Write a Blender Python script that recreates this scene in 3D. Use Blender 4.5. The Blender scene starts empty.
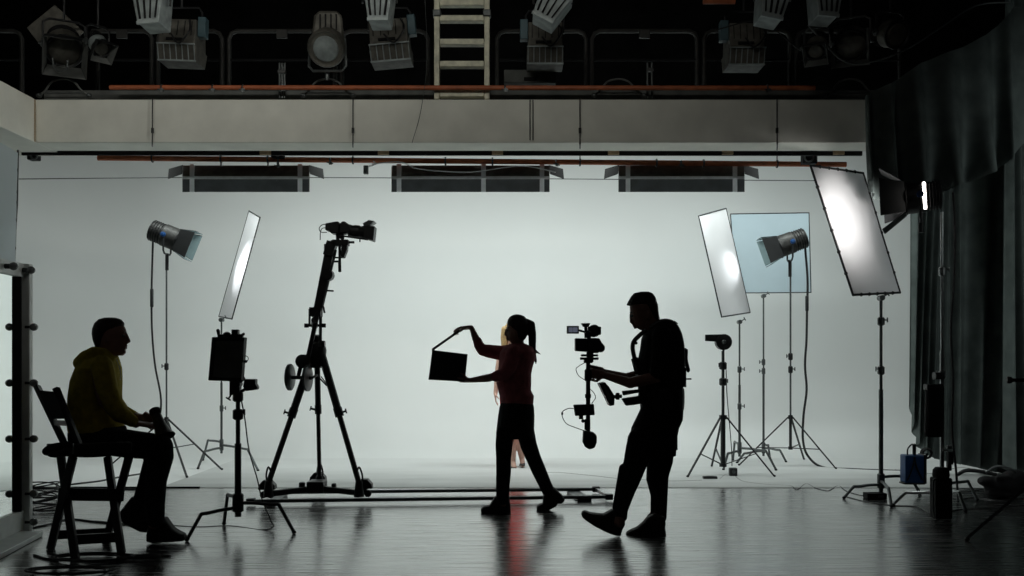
import bpy, bmesh, math, random
from mathutils import Vector, Matrix
random.seed(7)
SC = bpy.context.scene
COL = SC.collection
PI = math.pi
F = 950.0; HZ = 357.0; EYE = 1.3       # focal length in pixels, horizon row, eye height

# ------------------------------------------------------------------ camera, world, exposure
cam_d = bpy.data.cameras.new('camera')
cam = bpy.data.objects.new('camera', cam_d); COL.objects.link(cam)
cam.location = (0, 0, EYE); cam.rotation_euler = (PI/2, 0, 0)
cam_d.sensor_width = 36.0; cam_d.lens = F/1024*36.0
cam_d.shift_y = (HZ-288)/1024.0
cam_d.clip_end = 100
SC.camera = cam
SC.view_settings.view_transform = 'Standard'; SC.view_settings.look = 'None'
SC.view_settings.gamma = 1.0; SC.view_settings.use_curve_mapping = False
SC.view_settings.exposure = 0.0
w = bpy.data.worlds.new('world'); SC.world = w; w.use_nodes = True
w.node_tree.nodes['Background'].inputs[0].default_value = (0.75, 0.85, 0.85, 1)
w.node_tree.nodes['Background'].inputs[1].default_value = 0.004

def aim(o, d):
    o.rotation_euler = Vector(d).to_track_quat('-Z', 'Y').to_euler()
def area(name, loc, d, sx, sy, energy, col=(1, 1, 1), spread=PI):
    l = bpy.data.lights.new(name, 'AREA'); l.shape = 'RECTANGLE'; l.size = sx; l.size_y = sy
    l.energy = energy; l.color = col; l.spread = spread
    o = bpy.data.objects.new(name, l); COL.objects.link(o); o.location = loc; aim(o, d); return o
def spot(name, loc, d, energy, deg, blend=0.4, r=0.06, col=(1, 1, 1)):
    l = bpy.data.lights.new(name, 'SPOT'); l.energy = energy; l.spot_size = math.radians(deg)
    l.spot_blend = blend; l.shadow_soft_size = r; l.color = col
    o = bpy.data.objects.new(name, l); COL.objects.link(o); o.location = loc; aim(o, d); return o

CYC = (0.92, 1.0, 0.97)
# light coming out of the three hanging cyclorama floods (their mouths face the back wall)
for k, (cx, e) in enumerate(((-2.85, 7), (-0.4, 24), (1.82, 16))):
    area('cyclorama_flood_light', (cx, 10.48, 3.16), (0, 1, -0.60), 1.25, 0.22, e*1.0, CYC)
# added fill with no fixture, hidden behind the gallery beam; evens out the sweep
area('sweep_fill_light', (0.4, 10.8, 3.75), (0.0, 0.38, -1), 10.6, 0.3, 150, CYC)
# unseen area light added to brighten the front of the gallery beam
area('beam_fill_light', (-1.8, 4.6, 5.0), (0, 1, -0.10), 6.0, 0.3, 13.5, (1, 0.99, 0.90), math.radians(84))
area('front_fill_light', (0.0, 1.0, 5.8), (0, 0.3, -1), 3.0, 3.0, 6.0, (1, 0.98, 0.95))  # added overhead fill lifting the dark foreground, not a studio fixture

area('front_fill_light', (5.6, 6.3, 2.9), (0.05, 1, -0.2), 0.8, 0.8, 11, (0.92, 1, 0.98), math.radians(110))  # out-of-view fill added to bring up the black drape
area('beam_fill_light', (1.6, 5.4, 4.9), (-1, 0.5, -0.22), 1.2, 0.3, 6, (1, 0.99, 0.92), math.radians(55))  # another added fill, for the inner face of the left gallery beam

# ------------------------------------------------------------------ materials
def mat(name, col, rough=0.5, metal=0.0, noise=0.0, scale=8.0, spec=0.5, emit=None, stretch=None, sheen=0.0):
    m = bpy.data.materials.new(name); m.use_nodes = True
    nt = m.node_tree; b = nt.nodes['Principled BSDF']
    b.inputs['Base Color'].default_value = (*col, 1); b.inputs['Roughness'].default_value = rough
    b.inputs['Metallic'].default_value = metal; b.inputs['Specular IOR Level'].default_value = spec
    if sheen: b.inputs['Sheen Weight'].default_value = sheen
    if noise:
        tc = nt.nodes.new('ShaderNodeTexCoord'); n = nt.nodes.new('ShaderNodeTexNoise')
        n.inputs['Scale'].default_value = scale; n.inputs['Detail'].default_value = 5
        src = tc.outputs['Object']
        if stretch:
            mp = nt.nodes.new('ShaderNodeMapping'); mp.inputs['Scale'].default_value = stretch
            nt.links.new(src, mp.inputs[0]); src = mp.outputs[0]
        nt.links.new(src, n.inputs['Vector'])
        r = nt.nodes.new('ShaderNodeValToRGB')
        r.color_ramp.elements[0].position = 0.3; r.color_ramp.elements[1].position = 0.7
        r.color_ramp.elements[0].color = (*[c*(1-noise) for c in col], 1)
        r.color_ramp.elements[1].color = (*[min(1, c*(1+noise)) for c in col], 1)
        nt.links.new(n.outputs['Fac'], r.inputs[0]); nt.links.new(r.outputs[0], b.inputs['Base Color'])
    if emit:
        b.inputs['Emission Color'].default_value = (*emit[0], 1); b.inputs['Emission Strength'].default_value = emit[1]
    return m
M = {}
M['black'] = mat('black_metal', (0.012, 0.013, 0.014), 0.45, 0, 0.3)
M['blackmatte'] = mat('black_matte', (0.008, 0.008, 0.009), 0.8, 0, 0.3, 12, 0.3)
M['void'] = mat('black_paint', (0.006, 0.006, 0.006), 0.95, 0, 0.4, 3, 0.1)
M['chrome'] = mat('steel', (0.35, 0.37, 0.37), 0.28, 0.9, 0.15, 30)
M['dull'] = mat('dull_steel', (0.10, 0.11, 0.11), 0.4, 0.6, 0.2, 20)
M['housing'] = mat('grey_housing', (0.11, 0.105, 0.09), 0.55, 0.3, 0.35, 14)
M['ribbed'] = mat('pale_grey_housing', (0.30, 0.34, 0.34), 0.5, 0.2, 0.3, 10)
M['panelgrey'] = mat('dark_panel', (0.055, 0.062, 0.068), 0.6, 0.1, 0.3, 6)
M['lamphouse'] = mat('dark_lamp_housing', (0.05, 0.05, 0.048), 0.5, 0.4, 0.45, 22)
M['teal'] = mat('teal_housing', (0.05, 0.10, 0.12), 0.5, 0.1, 0.2)
M['cyc'] = mat('cyclorama_paint', (0.80, 0.82, 0.81), 0.75, 0, 0.018, 0.7, 0.15)
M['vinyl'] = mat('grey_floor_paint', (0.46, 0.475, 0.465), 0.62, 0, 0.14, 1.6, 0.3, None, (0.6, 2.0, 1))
M['beam'] = mat('painted_concrete', (0.80, 0.80, 0.73), 0.8, 0, 0.08, 3.0, 0.2)
M['beamdirt'] = mat('rust_stain', (0.16, 0.11, 0.07), 0.8, 0, 0.4, 40)
M['deck'] = mat('dark_deck', (0.10, 0.105, 0.10), 0.8, 0, 0.3, 6)
M['orange'] = mat('orange_pipe', (0.42, 0.115, 0.045), 0.5, 0, 0.25, 9)
M['cream'] = mat('cream_ladder_paint', (0.72, 0.70, 0.55), 0.6, 0, 0.22, 14)
M['rail'] = mat('rail_paint', (0.022, 0.022, 0.02), 0.6, 0, 0.3, 12)
M['skin'] = mat('skin', (0.24, 0.12, 0.09), 0.55, 0, 0.1, 30)
M['skinfair'] = mat('fair_skin', (0.68, 0.42, 0.33), 0.5, 0, 0.08, 30)
M['hair'] = mat('dark_hair', (0.02, 0.014, 0.010), 0.6, 0, 0.4, 60, 0.3)
M['blonde'] = mat('blonde_hair', (0.50, 0.34, 0.16), 0.5, 0, 0.3, 80)
M['yellow'] = mat('yellow_hoodie_cloth', (0.36, 0.28, 0.035), 0.9, 0, 0.2, 25, 0.2)
M['maroon'] = mat('red_shirt_cloth', (0.34, 0.10, 0.11), 0.9, 0, 0.2, 25, 0.2)
M['red'] = mat('red_dress_cloth', (0.80, 0.02, 0.02), 0.7, 0, 0.1, 20, 0.3)
M['blackcloth'] = mat('black_cloth', (0.010, 0.011, 0.013), 0.95, 0, 0.3, 30, 0.15)
M['drape'] = mat('black_drape', (0.10, 0.12, 0.115), 0.95, 0, 0.25, 5, 0.15)
M['shoe'] = mat('black_shoe', (0.010, 0.010, 0.011), 0.6, 0, 0.3, 30, 0.3)
M['blue'] = mat('blue_case', (0.012, 0.075, 0.24), 0.45, 0, 0.15, 9)
M['cable'] = mat('black_rubber', (0.010, 0.010, 0.011), 0.55, 0, 0.2, 20)
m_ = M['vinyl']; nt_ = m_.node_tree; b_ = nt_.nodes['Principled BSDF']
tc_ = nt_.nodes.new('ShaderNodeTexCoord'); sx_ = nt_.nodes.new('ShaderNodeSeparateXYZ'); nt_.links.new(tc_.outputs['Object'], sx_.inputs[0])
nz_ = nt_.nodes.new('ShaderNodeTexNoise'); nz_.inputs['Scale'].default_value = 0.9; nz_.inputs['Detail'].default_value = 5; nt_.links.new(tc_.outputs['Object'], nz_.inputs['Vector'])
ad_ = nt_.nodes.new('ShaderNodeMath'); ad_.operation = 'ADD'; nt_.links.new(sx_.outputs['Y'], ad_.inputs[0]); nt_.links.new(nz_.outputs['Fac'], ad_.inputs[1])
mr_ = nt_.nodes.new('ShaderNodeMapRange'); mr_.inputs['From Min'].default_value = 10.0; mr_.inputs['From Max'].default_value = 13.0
nt_.links.new(ad_.outputs[0], mr_.inputs['Value'])                 # grey at the boards, paler toward the cove, edge broken by noise
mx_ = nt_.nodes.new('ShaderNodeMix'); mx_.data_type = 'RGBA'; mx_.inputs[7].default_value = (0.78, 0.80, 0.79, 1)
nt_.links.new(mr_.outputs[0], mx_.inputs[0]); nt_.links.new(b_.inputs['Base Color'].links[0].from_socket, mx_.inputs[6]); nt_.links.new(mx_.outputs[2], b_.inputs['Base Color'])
M['white'] = mat('white_strip', (0.85, 0.87, 0.9), 0.5, 0, 0.08, 12)
M['wood'] = mat('wood_block', (0.42, 0.30, 0.18), 0.7, 0, 0.2, 20)
M['mirrorframe'] = mat('pale_frame', (0.78, 0.82, 0.80), 0.45, 0, 0.08, 8)
M['greyflag'] = mat('blue_grey_muslin', (0.50, 0.56, 0.58), 0.85, 0, 0.06, 3)
M['bulb'] = mat('unlit_bulb', (0.16, 0.17, 0.17), 0.15, 0, 0.05, 6, 0.6)
M['glow'] = mat('lamp_glow', (0.9, 0.9, 0.85), 0.5, 0, 0, 1, 0.5, ((1, 0.93, 0.85), 9.0))
M['lens'] = mat('fresnel_lens', (0.4, 0.5, 0.5), 0.2, 0, 0, 1, 0.8, ((0.85, 1, 0.98), 0.3))
M['screen'] = mat('small_screen', (0.10, 0.12, 0.16), 0.3, 0, 0, 1, 0.5, ((0.45, 0.5, 0.65), 0.16))
M['inner'] = mat('barn_door_inner', (0.22, 0.30, 0.31), 0.5, 0, 0.1, 20)
m = bpy.data.materials.new('mirror_glass'); m.use_nodes = True
b = m.node_tree.nodes['Principled BSDF']; b.inputs['Base Color'].default_value = (0.86, 0.9, 0.88, 1)
b.inputs['Metallic'].default_value = 1; b.inputs['Roughness'].default_value = 0.02; M['mirror'] = m

def diffusion(name, col, trans, transp=0.0):
    m = bpy.data.materials.new(name); m.use_nodes = True; nt = m.node_tree
    for n in list(nt.nodes): nt.nodes.remove(n)
    out = nt.nodes.new('ShaderNodeOutputMaterial'); d = nt.nodes.new('ShaderNodeBsdfDiffuse'); t = nt.nodes.new('ShaderNodeBsdfTranslucent')
    n = nt.nodes.new('ShaderNodeTexNoise'); n.inputs['Scale'].default_value = 4
    r = nt.nodes.new('ShaderNodeValToRGB'); r.color_ramp.elements[0].color = (*[c*.93 for c in col], 1); r.color_ramp.elements[1].color = (*col, 1)
    nt.links.new(n.outputs['Fac'], r.inputs[0]); nt.links.new(r.outputs[0], d.inputs[0]); nt.links.new(r.outputs[0], t.inputs[0])
    mx = nt.nodes.new('ShaderNodeMixShader'); mx.inputs[0].default_value = trans
    nt.links.new(d.outputs[0], mx.inputs[1]); nt.links.new(t.outputs[0], mx.inputs[2]); last = mx
    if transp:
        tr = nt.nodes.new('ShaderNodeBsdfTransparent'); m2 = nt.nodes.new('ShaderNodeMixShader'); m2.inputs[0].default_value = transp
        nt.links.new(last.outputs[0], m2.inputs[1]); nt.links.new(tr.outputs[0], m2.inputs[2]); last = m2
    nt.links.new(last.outputs[0], out.inputs[0]); return m
M['silk'] = diffusion('white_silk', (0.86, 0.86, 0.87), 0.5)
M['muslin'] = diffusion('thin_blue_grey_muslin', (0.84, 0.90, 0.92), 0.6)
M['frost'] = diffusion('pale_blue_frost', (0.62, 0.74, 0.80), 0.55, 0.35)

# dark lacquered board floor
m = bpy.data.materials.new('dark_wood_boards'); m.use_nodes = True; nt = m.node_tree; b = nt.nodes['Principled BSDF']
tc = nt.nodes.new('ShaderNodeTexCoord'); mp = nt.nodes.new('ShaderNodeMapping'); nt.links.new(tc.outputs['Object'], mp.inputs[0])
br = nt.nodes.new('ShaderNodeTexBrick'); br.inputs['Scale'].default_value = 1.0; br.inputs['Brick Width'].default_value = 1.9
br.inputs['Row Height'].default_value = 0.14; br.inputs['Mortar Size'].default_value = 0.0025; br.inputs['Bias'].default_value = -0.2
br.inputs['Color1'].default_value = (0.020, 0.020, 0.019, 1); br.inputs['Color2'].default_value = (0.032, 0.031, 0.029, 1); br.inputs['Mortar'].default_value = (0.006, 0.006, 0.006, 1)
nt.links.new(mp.outputs[0], br.inputs['Vector']); nt.links.new(br.outputs['Color'], b.inputs['Base Color'])
mp2 = nt.nodes.new('ShaderNodeMapping'); mp2.inputs['Scale'].default_value = (0.9, 14, 1); nt.links.new(tc.outputs['Object'], mp2.inputs[0])
n = nt.nodes.new('ShaderNodeTexNoise'); n.inputs['Scale'].default_value = 2.4; n.inputs['Detail'].default_value = 6; nt.links.new(mp2.outputs[0], n.inputs['Vector'])
mr = nt.nodes.new('ShaderNodeMapRange'); mr.inputs['From Min'].default_value = 0.3; mr.inputs['From Max'].default_value = 0.7
mr.inputs['To Min'].default_value = 0.16; mr.inputs['To Max'].default_value = 0.32
nt.links.new(n.outputs['Fac'], mr.inputs['Value']); nt.links.new(mr.outputs[0], b.inputs['Roughness'])
bp = nt.nodes.new('ShaderNodeBump'); bp.inputs['Strength'].default_value = 0.055; bp.inputs['Distance'].default_value = 0.004
nt.links.new(n.outputs['Fac'], bp.inputs['Height']); nt.links.new(bp.outputs[0], b.inputs['Normal'])
b.inputs['IOR'].default_value = 2.0; b.inputs['Coat Weight'].default_value = 1.0; b.inputs['Coat IOR'].default_value = 2.1; b.inputs['Coat Roughness'].default_value = 0.2; nt.links.new(mr.outputs[0], b.inputs['Coat Roughness']); nt.links.new(bp.outputs[0], b.inputs['Coat Normal'])
M['floor'] = m

# ------------------------------------------------------------------ helpers
def P(u, v, Y):
    return Vector(((u-512)*Y/F, Y, EYE-(v-HZ)*Y/F))
def G(u, v):                       # the point of the ground seen at a pixel
    return P(u, v, EYE*F/(v-HZ))
def basis(d, up=(0, 0, 1)):
    d = Vector(d).normalized(); up = Vector(up)
    if abs(d.dot(up)) > 0.98: up = Vector((1, 0, 0))
    a = d.cross(up).normalized(); b = a.cross(d).normalized(); return a, b, d
def crom(pts, n=6):
    pts = [Vector(p) for p in pts]
    if len(pts) < 3: return pts
    q = [pts[0]*2-pts[1]]+pts+[pts[-1]*2-pts[-2]]; out = []
    for i in range(1, len(q)-2):
        for k in range(n):
            t = k/n; a, b2, c, d = q[i-1], q[i], q[i+1], q[i+2]
            out.append(0.5*((2*b2)+(c-a)*t+(2*a-5*b2+4*c-d)*t*t+(3*b2-a-3*c+d)*t**3))
    out.append(pts[-1]); return out

class MB:
    def __init__(s): s.v = []; s.f = []; s.mi = []; s.cur = 0
    def m(s, i): s.cur = i; return s
    def add(s, vs, fs):
        o = len(s.v); s.v += [Vector(p) for p in vs]; s.f += [[i+o for i in f] for f in fs]; s.mi += [s.cur]*len(fs); return s
    def box(s, c, size, R=None):
        R = R or Matrix.Identity(3); c = Vector(c)
        vs = [c+R@Vector((sx*size[0]/2, sy*size[1]/2, sz*size[2]/2)) for sx in (-1, 1) for sy in (-1, 1) for sz in (-1, 1)]
        return s.add(vs, [(0, 1, 3, 2), (4, 6, 7, 5), (0, 4, 5, 1), (2, 3, 7, 6), (0, 2, 6, 4), (1, 5, 7, 3)])
    def bar(s, p0, p1, wa, wb, up=(0, 0, 1)):    # a rectangular bar from p0 to p1
        p0 = Vector(p0); p1 = Vector(p1); a, b, d = basis(p1-p0, up)
        vs = [p+a*x*wa/2+b*y*wb/2 for p in (p0, p1) for x, y in ((-1, -1), (1, -1), (1, 1), (-1, 1))]
        return s.add(vs, [(3, 2, 1, 0), (4, 5, 6, 7), (0, 1, 5, 4), (1, 2, 6, 5), (2, 3, 7, 6), (3, 0, 4, 7)])
    def cone(s, p0, p1, r0, r1=None, n=14):
        r1 = r0 if r1 is None else r1
        p0 = Vector(p0); p1 = Vector(p1); a, b, d = basis(p1-p0); vs = []
        for p, r in ((p0, r0), (p1, r1)):
            vs += [p+(a*math.cos(t)+b*math.sin(t))*r for t in [2*PI*k/n for k in range(n)]]
        fs = [(k, (k+1) % n, n+(k+1) % n, n+k) for k in range(n)]+[list(range(n))[::-1], list(range(n, 2*n))]
        return s.add(vs, fs)
    def lathe(s, p0, d, prof, n=20):             # prof: (distance along d, radius)
        p0 = Vector(p0); a, b, d = basis(d); vs = []; fs = []
        for h, r in prof: vs += [p0+d*h+(a*math.cos(2*PI*k/n)+b*math.sin(2*PI*k/n))*max(r, 1e-4) for k in range(n)]
        for i in range(len(prof)-1): fs += [(i*n+k, i*n+(k+1) % n, (i+1)*n+(k+1) % n, (i+1)*n+k) for k in range(n)]
        fs += [list(range(n))[::-1], list(range((len(prof)-1)*n, len(prof)*n))]
        return s.add(vs, fs)
    def cap(s, p0, p1, r0, r1=None, n=14):       # tapered capsule
        r1 = r0 if r1 is None else r1; p0 = Vector(p0); p1 = Vector(p1); L = (p1-p0).length
        if L < 1e-5: return s.ell(p0, (r0, r0, r0))
        prof = [(-r0*math.cos(t), r0*math.sin(t)) for t in (0.02, .4, .8, 1.2, PI/2)]+[(L+r1*math.sin(t), r1*math.cos(t)) for t in (0, .4, .8, 1.2, 1.55)]
        return s.lathe(p0, p1-p0, prof, n)
    def chain(s, pts, n=12):                     # pts: (Vector, radius)
        for (a, ra), (b, rb) in zip(pts, pts[1:]): s.cap(a, b, ra, rb, n)
        return s
    def ell(s, c, r, R=None, n=16, mrows=10):
        c = Vector(c); R = R or Matrix.Identity(3); vs = []; fs = []
        for i in range(mrows+1):
            t = PI*min(max(i/mrows, 0.01), 0.99)
            vs += [c+R@Vector((r[0]*math.sin(t)*math.cos(2*PI*k/n), r[1]*math.sin(t)*math.sin(2*PI*k/n), r[2]*math.cos(t))) for k in range(n)]
        for i in range(mrows): fs += [(i*n+k, (i+1)*n+k, (i+1)*n+(k+1) % n, i*n+(k+1) % n) for k in range(n)]
        fs += [list(range(n)), list(range(mrows*n, (mrows+1)*n))[::-1]]
        return s.add(vs, fs)
    def tube(s, pts, r, n=8, smooth=0):
        pts = crom(pts, smooth) if smooth else [Vector(p) for p in pts]
        vs = []; fs = []; a = None
        for i, p in enumerate(pts):
            d = (pts[min(i+1, len(pts)-1)]-pts[max(i-1, 0)])
            if d.length < 1e-7: d = Vector((0, 0, 1))
            d.normalize()
            if a is None: a, _, _ = basis(d)
            a = (a-d*a.dot(d)); a = a.normalized() if a.length > 1e-6 else basis(d)[0]
            b = d.cross(a); vs += [p+(a*math.cos(2*PI*k/n)+b*math.sin(2*PI*k/n))*r for k in range(n)]
        for i in range(len(pts)-1): fs += [(i*n+k, i*n+(k+1) % n, (i+1)*n+(k+1) % n, (i+1)*n+k) for k in range(n)]
        fs += [list(range(n))[::-1], list(range((len(pts)-1)*n, len(pts)*n))]
        return s.add(vs, fs)
    def ring(s, c, d, R, r, n=24):
        a, b, d = basis(d); c = Vector(c)
        return s.tube([c+(a*math.cos(t)+b*math.sin(t))*R for t in [2*PI*k/n for k in range(n+1)]], r, 8)
    def prism(s, pts, t):                        # a polygon given by points, thickened by the vector t (centred)
        pts = [Vector(p) for p in pts]; t = Vector(t)/2; n = len(pts)
        return s.add([p-t for p in pts]+[p+t for p in pts], [list(range(n))[::-1], list(range(n, 2*n))]+[(k, (k+1) % n, n+(k+1) % n, n+k) for k in range(n)])
    def loft(s, rings):                          # rings of equal point count
        n = len(rings[0]); vs = [p for r in rings for p in r]; fs = []
        for i in range(len(rings)-1): fs += [(i*n+k, i*n+(k+1) % n, (i+1)*n+(k+1) % n, (i+1)*n+k) for k in range(n)]
        fs += [list(range(n))[::-1], list(range((len(rings)-1)*n, len(rings)*n))]
        return s.add(vs, fs)
    def build(s, name, mats, th=None, bevel=0.0, smooth=True, voxel=0.0, relax=0, tagd=None, parent=None):
        mats = mats if isinstance(mats, (list, tuple)) else [mats]
        root = th; o_loc = Vector((0, 0, 0))
        if root is not None:
            r = root
            while r.parent: r = r.parent
            o_loc = Vector(r['_loc']) if '_loc' in r else r.location.copy()
        me = bpy.data.meshes.new(name); me.from_pydata([tuple(v-o_loc) for v in s.v], [], s.f); me.validate()
        for mm in mats: me.materials.append(M[mm] if isinstance(mm, str) else mm)
        if len(me.polygons) == len(s.mi): me.polygons.foreach_set('material_index', s.mi)
        bm = bmesh.new(); bm.from_mesh(me)
        bmesh.ops.recalc_face_normals(bm, faces=bm.faces[:]); bm.to_mesh(me); bm.free()
        o = bpy.data.objects.new(name, me)
        if voxel:
            COL.objects.link(o)
            md = o.modifiers.new('remesh', 'REMESH'); md.mode = 'VOXEL'; md.voxel_size = voxel
            if relax:
                sm = o.modifiers.new('smooth', 'SMOOTH'); sm.iterations = relax; sm.factor = 0.5
            dg = bpy.context.evaluated_depsgraph_get(); me2 = bpy.data.meshes.new_from_object(o.evaluated_get(dg))
            me2.materials.clear()
            for mm in mats: me2.materials.append(M[mm] if isinstance(mm, str) else mm)
            o.modifiers.clear(); o.data = me2; me2.name = name; bpy.data.meshes.remove(me); me = me2
            me.polygons.foreach_set('use_smooth', [True]*len(me.polygons))
        else:
            COL.objects.link(o)
            if bevel:
                bv = o.modifiers.new('bevel', 'BEVEL'); bv.width = bevel; bv.segments = 2; bv.limit_method = 'ANGLE'; bv.angle_limit = 0.7
            if smooth: me.shade_smooth(); me.set_sharp_from_angle(angle=0.6)
        if root is not None: o.parent = th
        return o

def tag(o, label, cat, group=None, kind=None):
    if label: o['label'] = label
    if cat: o['category'] = cat
    if group: o['group'] = group
    if kind: o['kind'] = kind
    return o
def thing(name, loc, label, cat, group=None):
    o = bpy.data.objects.new(name, None); COL.objects.link(o); o.location = loc; o.empty_display_size = 0.1
    return tag(o, label, cat, group)
def struct(o): o['kind'] = 'structure'; return o
def copy_thing(root, offset):
    r = root.copy(); COL.objects.link(r); r.location = root.location+Vector(offset)
    for ch in list(root.children):
        c = ch.copy(); COL.objects.link(c); c.parent = r
        for g in list(ch.children):
            d = g.copy(); COL.objects.link(d); d.parent = c
    return r
# ------------------------------------------------------------------ the setting
Y0 = 9.43                                # where the boards end and the painted sweep begins
mb = MB(); mb.add([(-9, -1.5, 0), (9, -1.5, 0), (9, Y0, 0), (-9, Y0, 0), (-9, -1.5, -.1), (9, -1.5, -.1), (9, Y0, -.1), (-9, Y0, -.1)],
    [(0, 1, 2, 3), (7, 6, 5, 4), (0, 4, 5, 1), (1, 5, 6, 2), (2, 6, 7, 3), (3, 7, 4, 0)])
struct(mb.build('floor', 'floor', smooth=False))
# white sweep: flat floor, cove and wall, with a rounded left corner
path = [(-7.5, Y0, 1, 0), (-7.5, 11.6, 1, 0)]
for k in range(1, 13):
    t = PI/2*k/12; path.append((-7.5+2.1*(1-math.cos(t)), 11.6+2.1*math.sin(t), math.cos(t), -math.sin(t)))
path.append((7.5, 13.7, 0, -1))
RC = 1.5; prof = [(4.4, 0.0)]+[(RC*(1-math.sin(t)), RC*(1-math.cos(t))) for t in [PI/2*k/14 for k in range(15)]]
prof = [(RC-RC*math.sin(PI/2*k/14), RC-RC*math.cos(PI/2*k/14)) for k in range(15)]+[(0, 4.35)]
vs = []; fs = []
for (x, y, nx, ny) in path:
    for d, z in prof: vs.append((x+nx*d, y+ny*d, z))
n = len(prof)
for i in range(len(path)-1):
    for k in range(n-1): fs.append((i*n+k, (i+1)*n+k, (i+1)*n+k+1, i*n+k+1))
fl = len(vs)                             # flat painted part, following the foot of the cove
foot = [(x+nx*RC, y+ny*RC) for x, y, nx, ny in path]
vs += [(x, y, 0) for x, y in foot]+[(7.5, Y0, 0)]
fs.append([fl+i for i in range(len(foot)+1)])
o = MB().add(vs, fs).build('wall_back', 'cyc'); struct(o)
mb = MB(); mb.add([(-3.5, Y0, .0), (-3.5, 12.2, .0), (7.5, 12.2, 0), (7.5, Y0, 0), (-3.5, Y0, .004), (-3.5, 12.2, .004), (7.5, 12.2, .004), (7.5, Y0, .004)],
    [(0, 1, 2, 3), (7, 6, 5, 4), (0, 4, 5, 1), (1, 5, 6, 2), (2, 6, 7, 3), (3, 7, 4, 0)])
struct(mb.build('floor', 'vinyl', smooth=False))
# dark threshold where boards and sweep meet on the left
struct(MB().box((-4.6, Y0, 0.006), (3.0, .03, .012)).build('trim_1', 'void'))
# black shell
def slab(name, c, s, m='void'): return struct(MB().box(c, s).build(name, m, smooth=False))
slab('wall_rear', (0, 15.2, 4.2), (19, .1, 8.6)); slab('wall_left', (-9.0, 6.8, 4.2), (.1, 17, 8.6)); slab('wall_right', (9.0, 6.8, 4.2), (.1, 17, 8.6))
slab('wall_front', (0, -1.6, 4.2), (18, .1, 8.6)); slab('ceiling', (0, 6.8, 8.4), (18, 17, .1))
# gallery beams round the stage
ZB, ZT = 3.33, 3.74
struct(MB().box((0.15, 9.18, (ZB+ZT)/2), (9.32, .36, ZT-ZB)).build('trim_2', 'beam', bevel=.008))
struct(MB().box((-5.0, 5.65, (ZB+ZT)/2), (.98, 7.9, ZT-ZB)).build('trim_3', 'beam', bevel=.008))
struct(MB().box((0.15, 9.66, 3.69), (9.32, .6, .1)).build('trim_7', 'deck', bevel=.004))
struct(MB().box((0.15, 9.25, 3.805), (9.32, .2, .13)).build('trim_4', 'deck', bevel=.004))     # raised kick board of the gallery
struct(MB().box((-5.15, 5.6, 3.79), (.6, 7.4, .1)).build('trim_5', 'deck', bevel=.004))
struct(MB().box((-4.52, 8.98, (ZB+ZT)/2), (.02, .03, ZT-ZB-.01)).build('trim_6', 'wood'))    # seam in the corner
# conduit box low on the left beam
t = thing('junction_box', (-4.52, 8.2, 3.5), 'small conduit box on the side of the left gallery beam', 'junction box')
MB().box((-4.50, 8.2, 3.47), (.03, .2, .1)).build('box_body', 'beam', t, bevel=.004)
MB().cone((-4.50, 8.2, 3.42), (-4.50, 8.2, 3.335), .01).build('conduit', 'beam', t)

# pipes
def tagm(o, label, cat, group=None, kind=None): return tag(o, label, cat, group, kind)
a, b = P(110, 87.5, 8.985), P(815, 88, 8.985)
tagm(MB().cone(a, b, .022, .022, 14).build('orange_pipe', 'orange'), 'long orange pipe running along the top edge of the gallery beam', 'pipe')
YP = 10.1
a, b = P(98, 158, YP), P(846, 164.5, YP)
tagm(MB().cone(a, b, .028, .028, 14).build('orange_pipe', 'orange'), 'long orange pipe hanging under the gallery beam and carrying the flood lights', 'pipe')
def pipe_z(px): return P(px, 158+(px-98)*6.5/748, YP)
# hangers of the lower pipe
for px, where in ((152.5, 'nearest the left wall'), (353, 'between the left and the middle flood light'), (580, 'between the middle and the right flood light'), (777, 'nearest the black drape')):
    t = thing('pipe_hanger', pipe_z(px), 'black hanger cable of the lower orange pipe, '+where, 'hanger cable', 'hanger cables of the lower pipe')
    q = pipe_z(px); top = P(px, 98, 8.97)
    MB().tube([top, (top.x, 8.965, ZB-.02), (q.x, q.y-.0, q.z+.03)], .006).build('cable', 'cable', t)
    MB().ring(q, b-a, .036, .009).build('pipe_clamp', 'black', t)
    MB().cone(P(px, 128, 8.965), P(px, 133, 8.965), .013).build('turnbuckle', 'black', t)
# black curtain track with wooden joints
YT = 9.44
t = thing('curtain_track', P(500, 153, YT), 'straight black curtain track with wooden joints below the gallery beam', 'curtain track')
MB().bar(P(22, 153, YT), P(862, 153.5, YT), .03, .045).build('rail', 'blackmatte', t, bevel=.003)
for px in (265, 383, 497, 613, 727, 838): MB().bar(P(px-5, 152.5, YT-.02), P(px+6, 152.5, YT-.02), .04, .045).build('joint', 'wood', t, bevel=.003)
# thin wire stretched across the sweep
tagm(MB().tube([P(19, 179, 11), P(200, 177.5, 11), P(420, 178, 11), P(640, 179.5, 11), P(862, 181, 11)], .005, 6, 6).build('wire', 'blackmatte'), 'thin grey wire stretched sideways across the white backdrop', 'wire')

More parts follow.
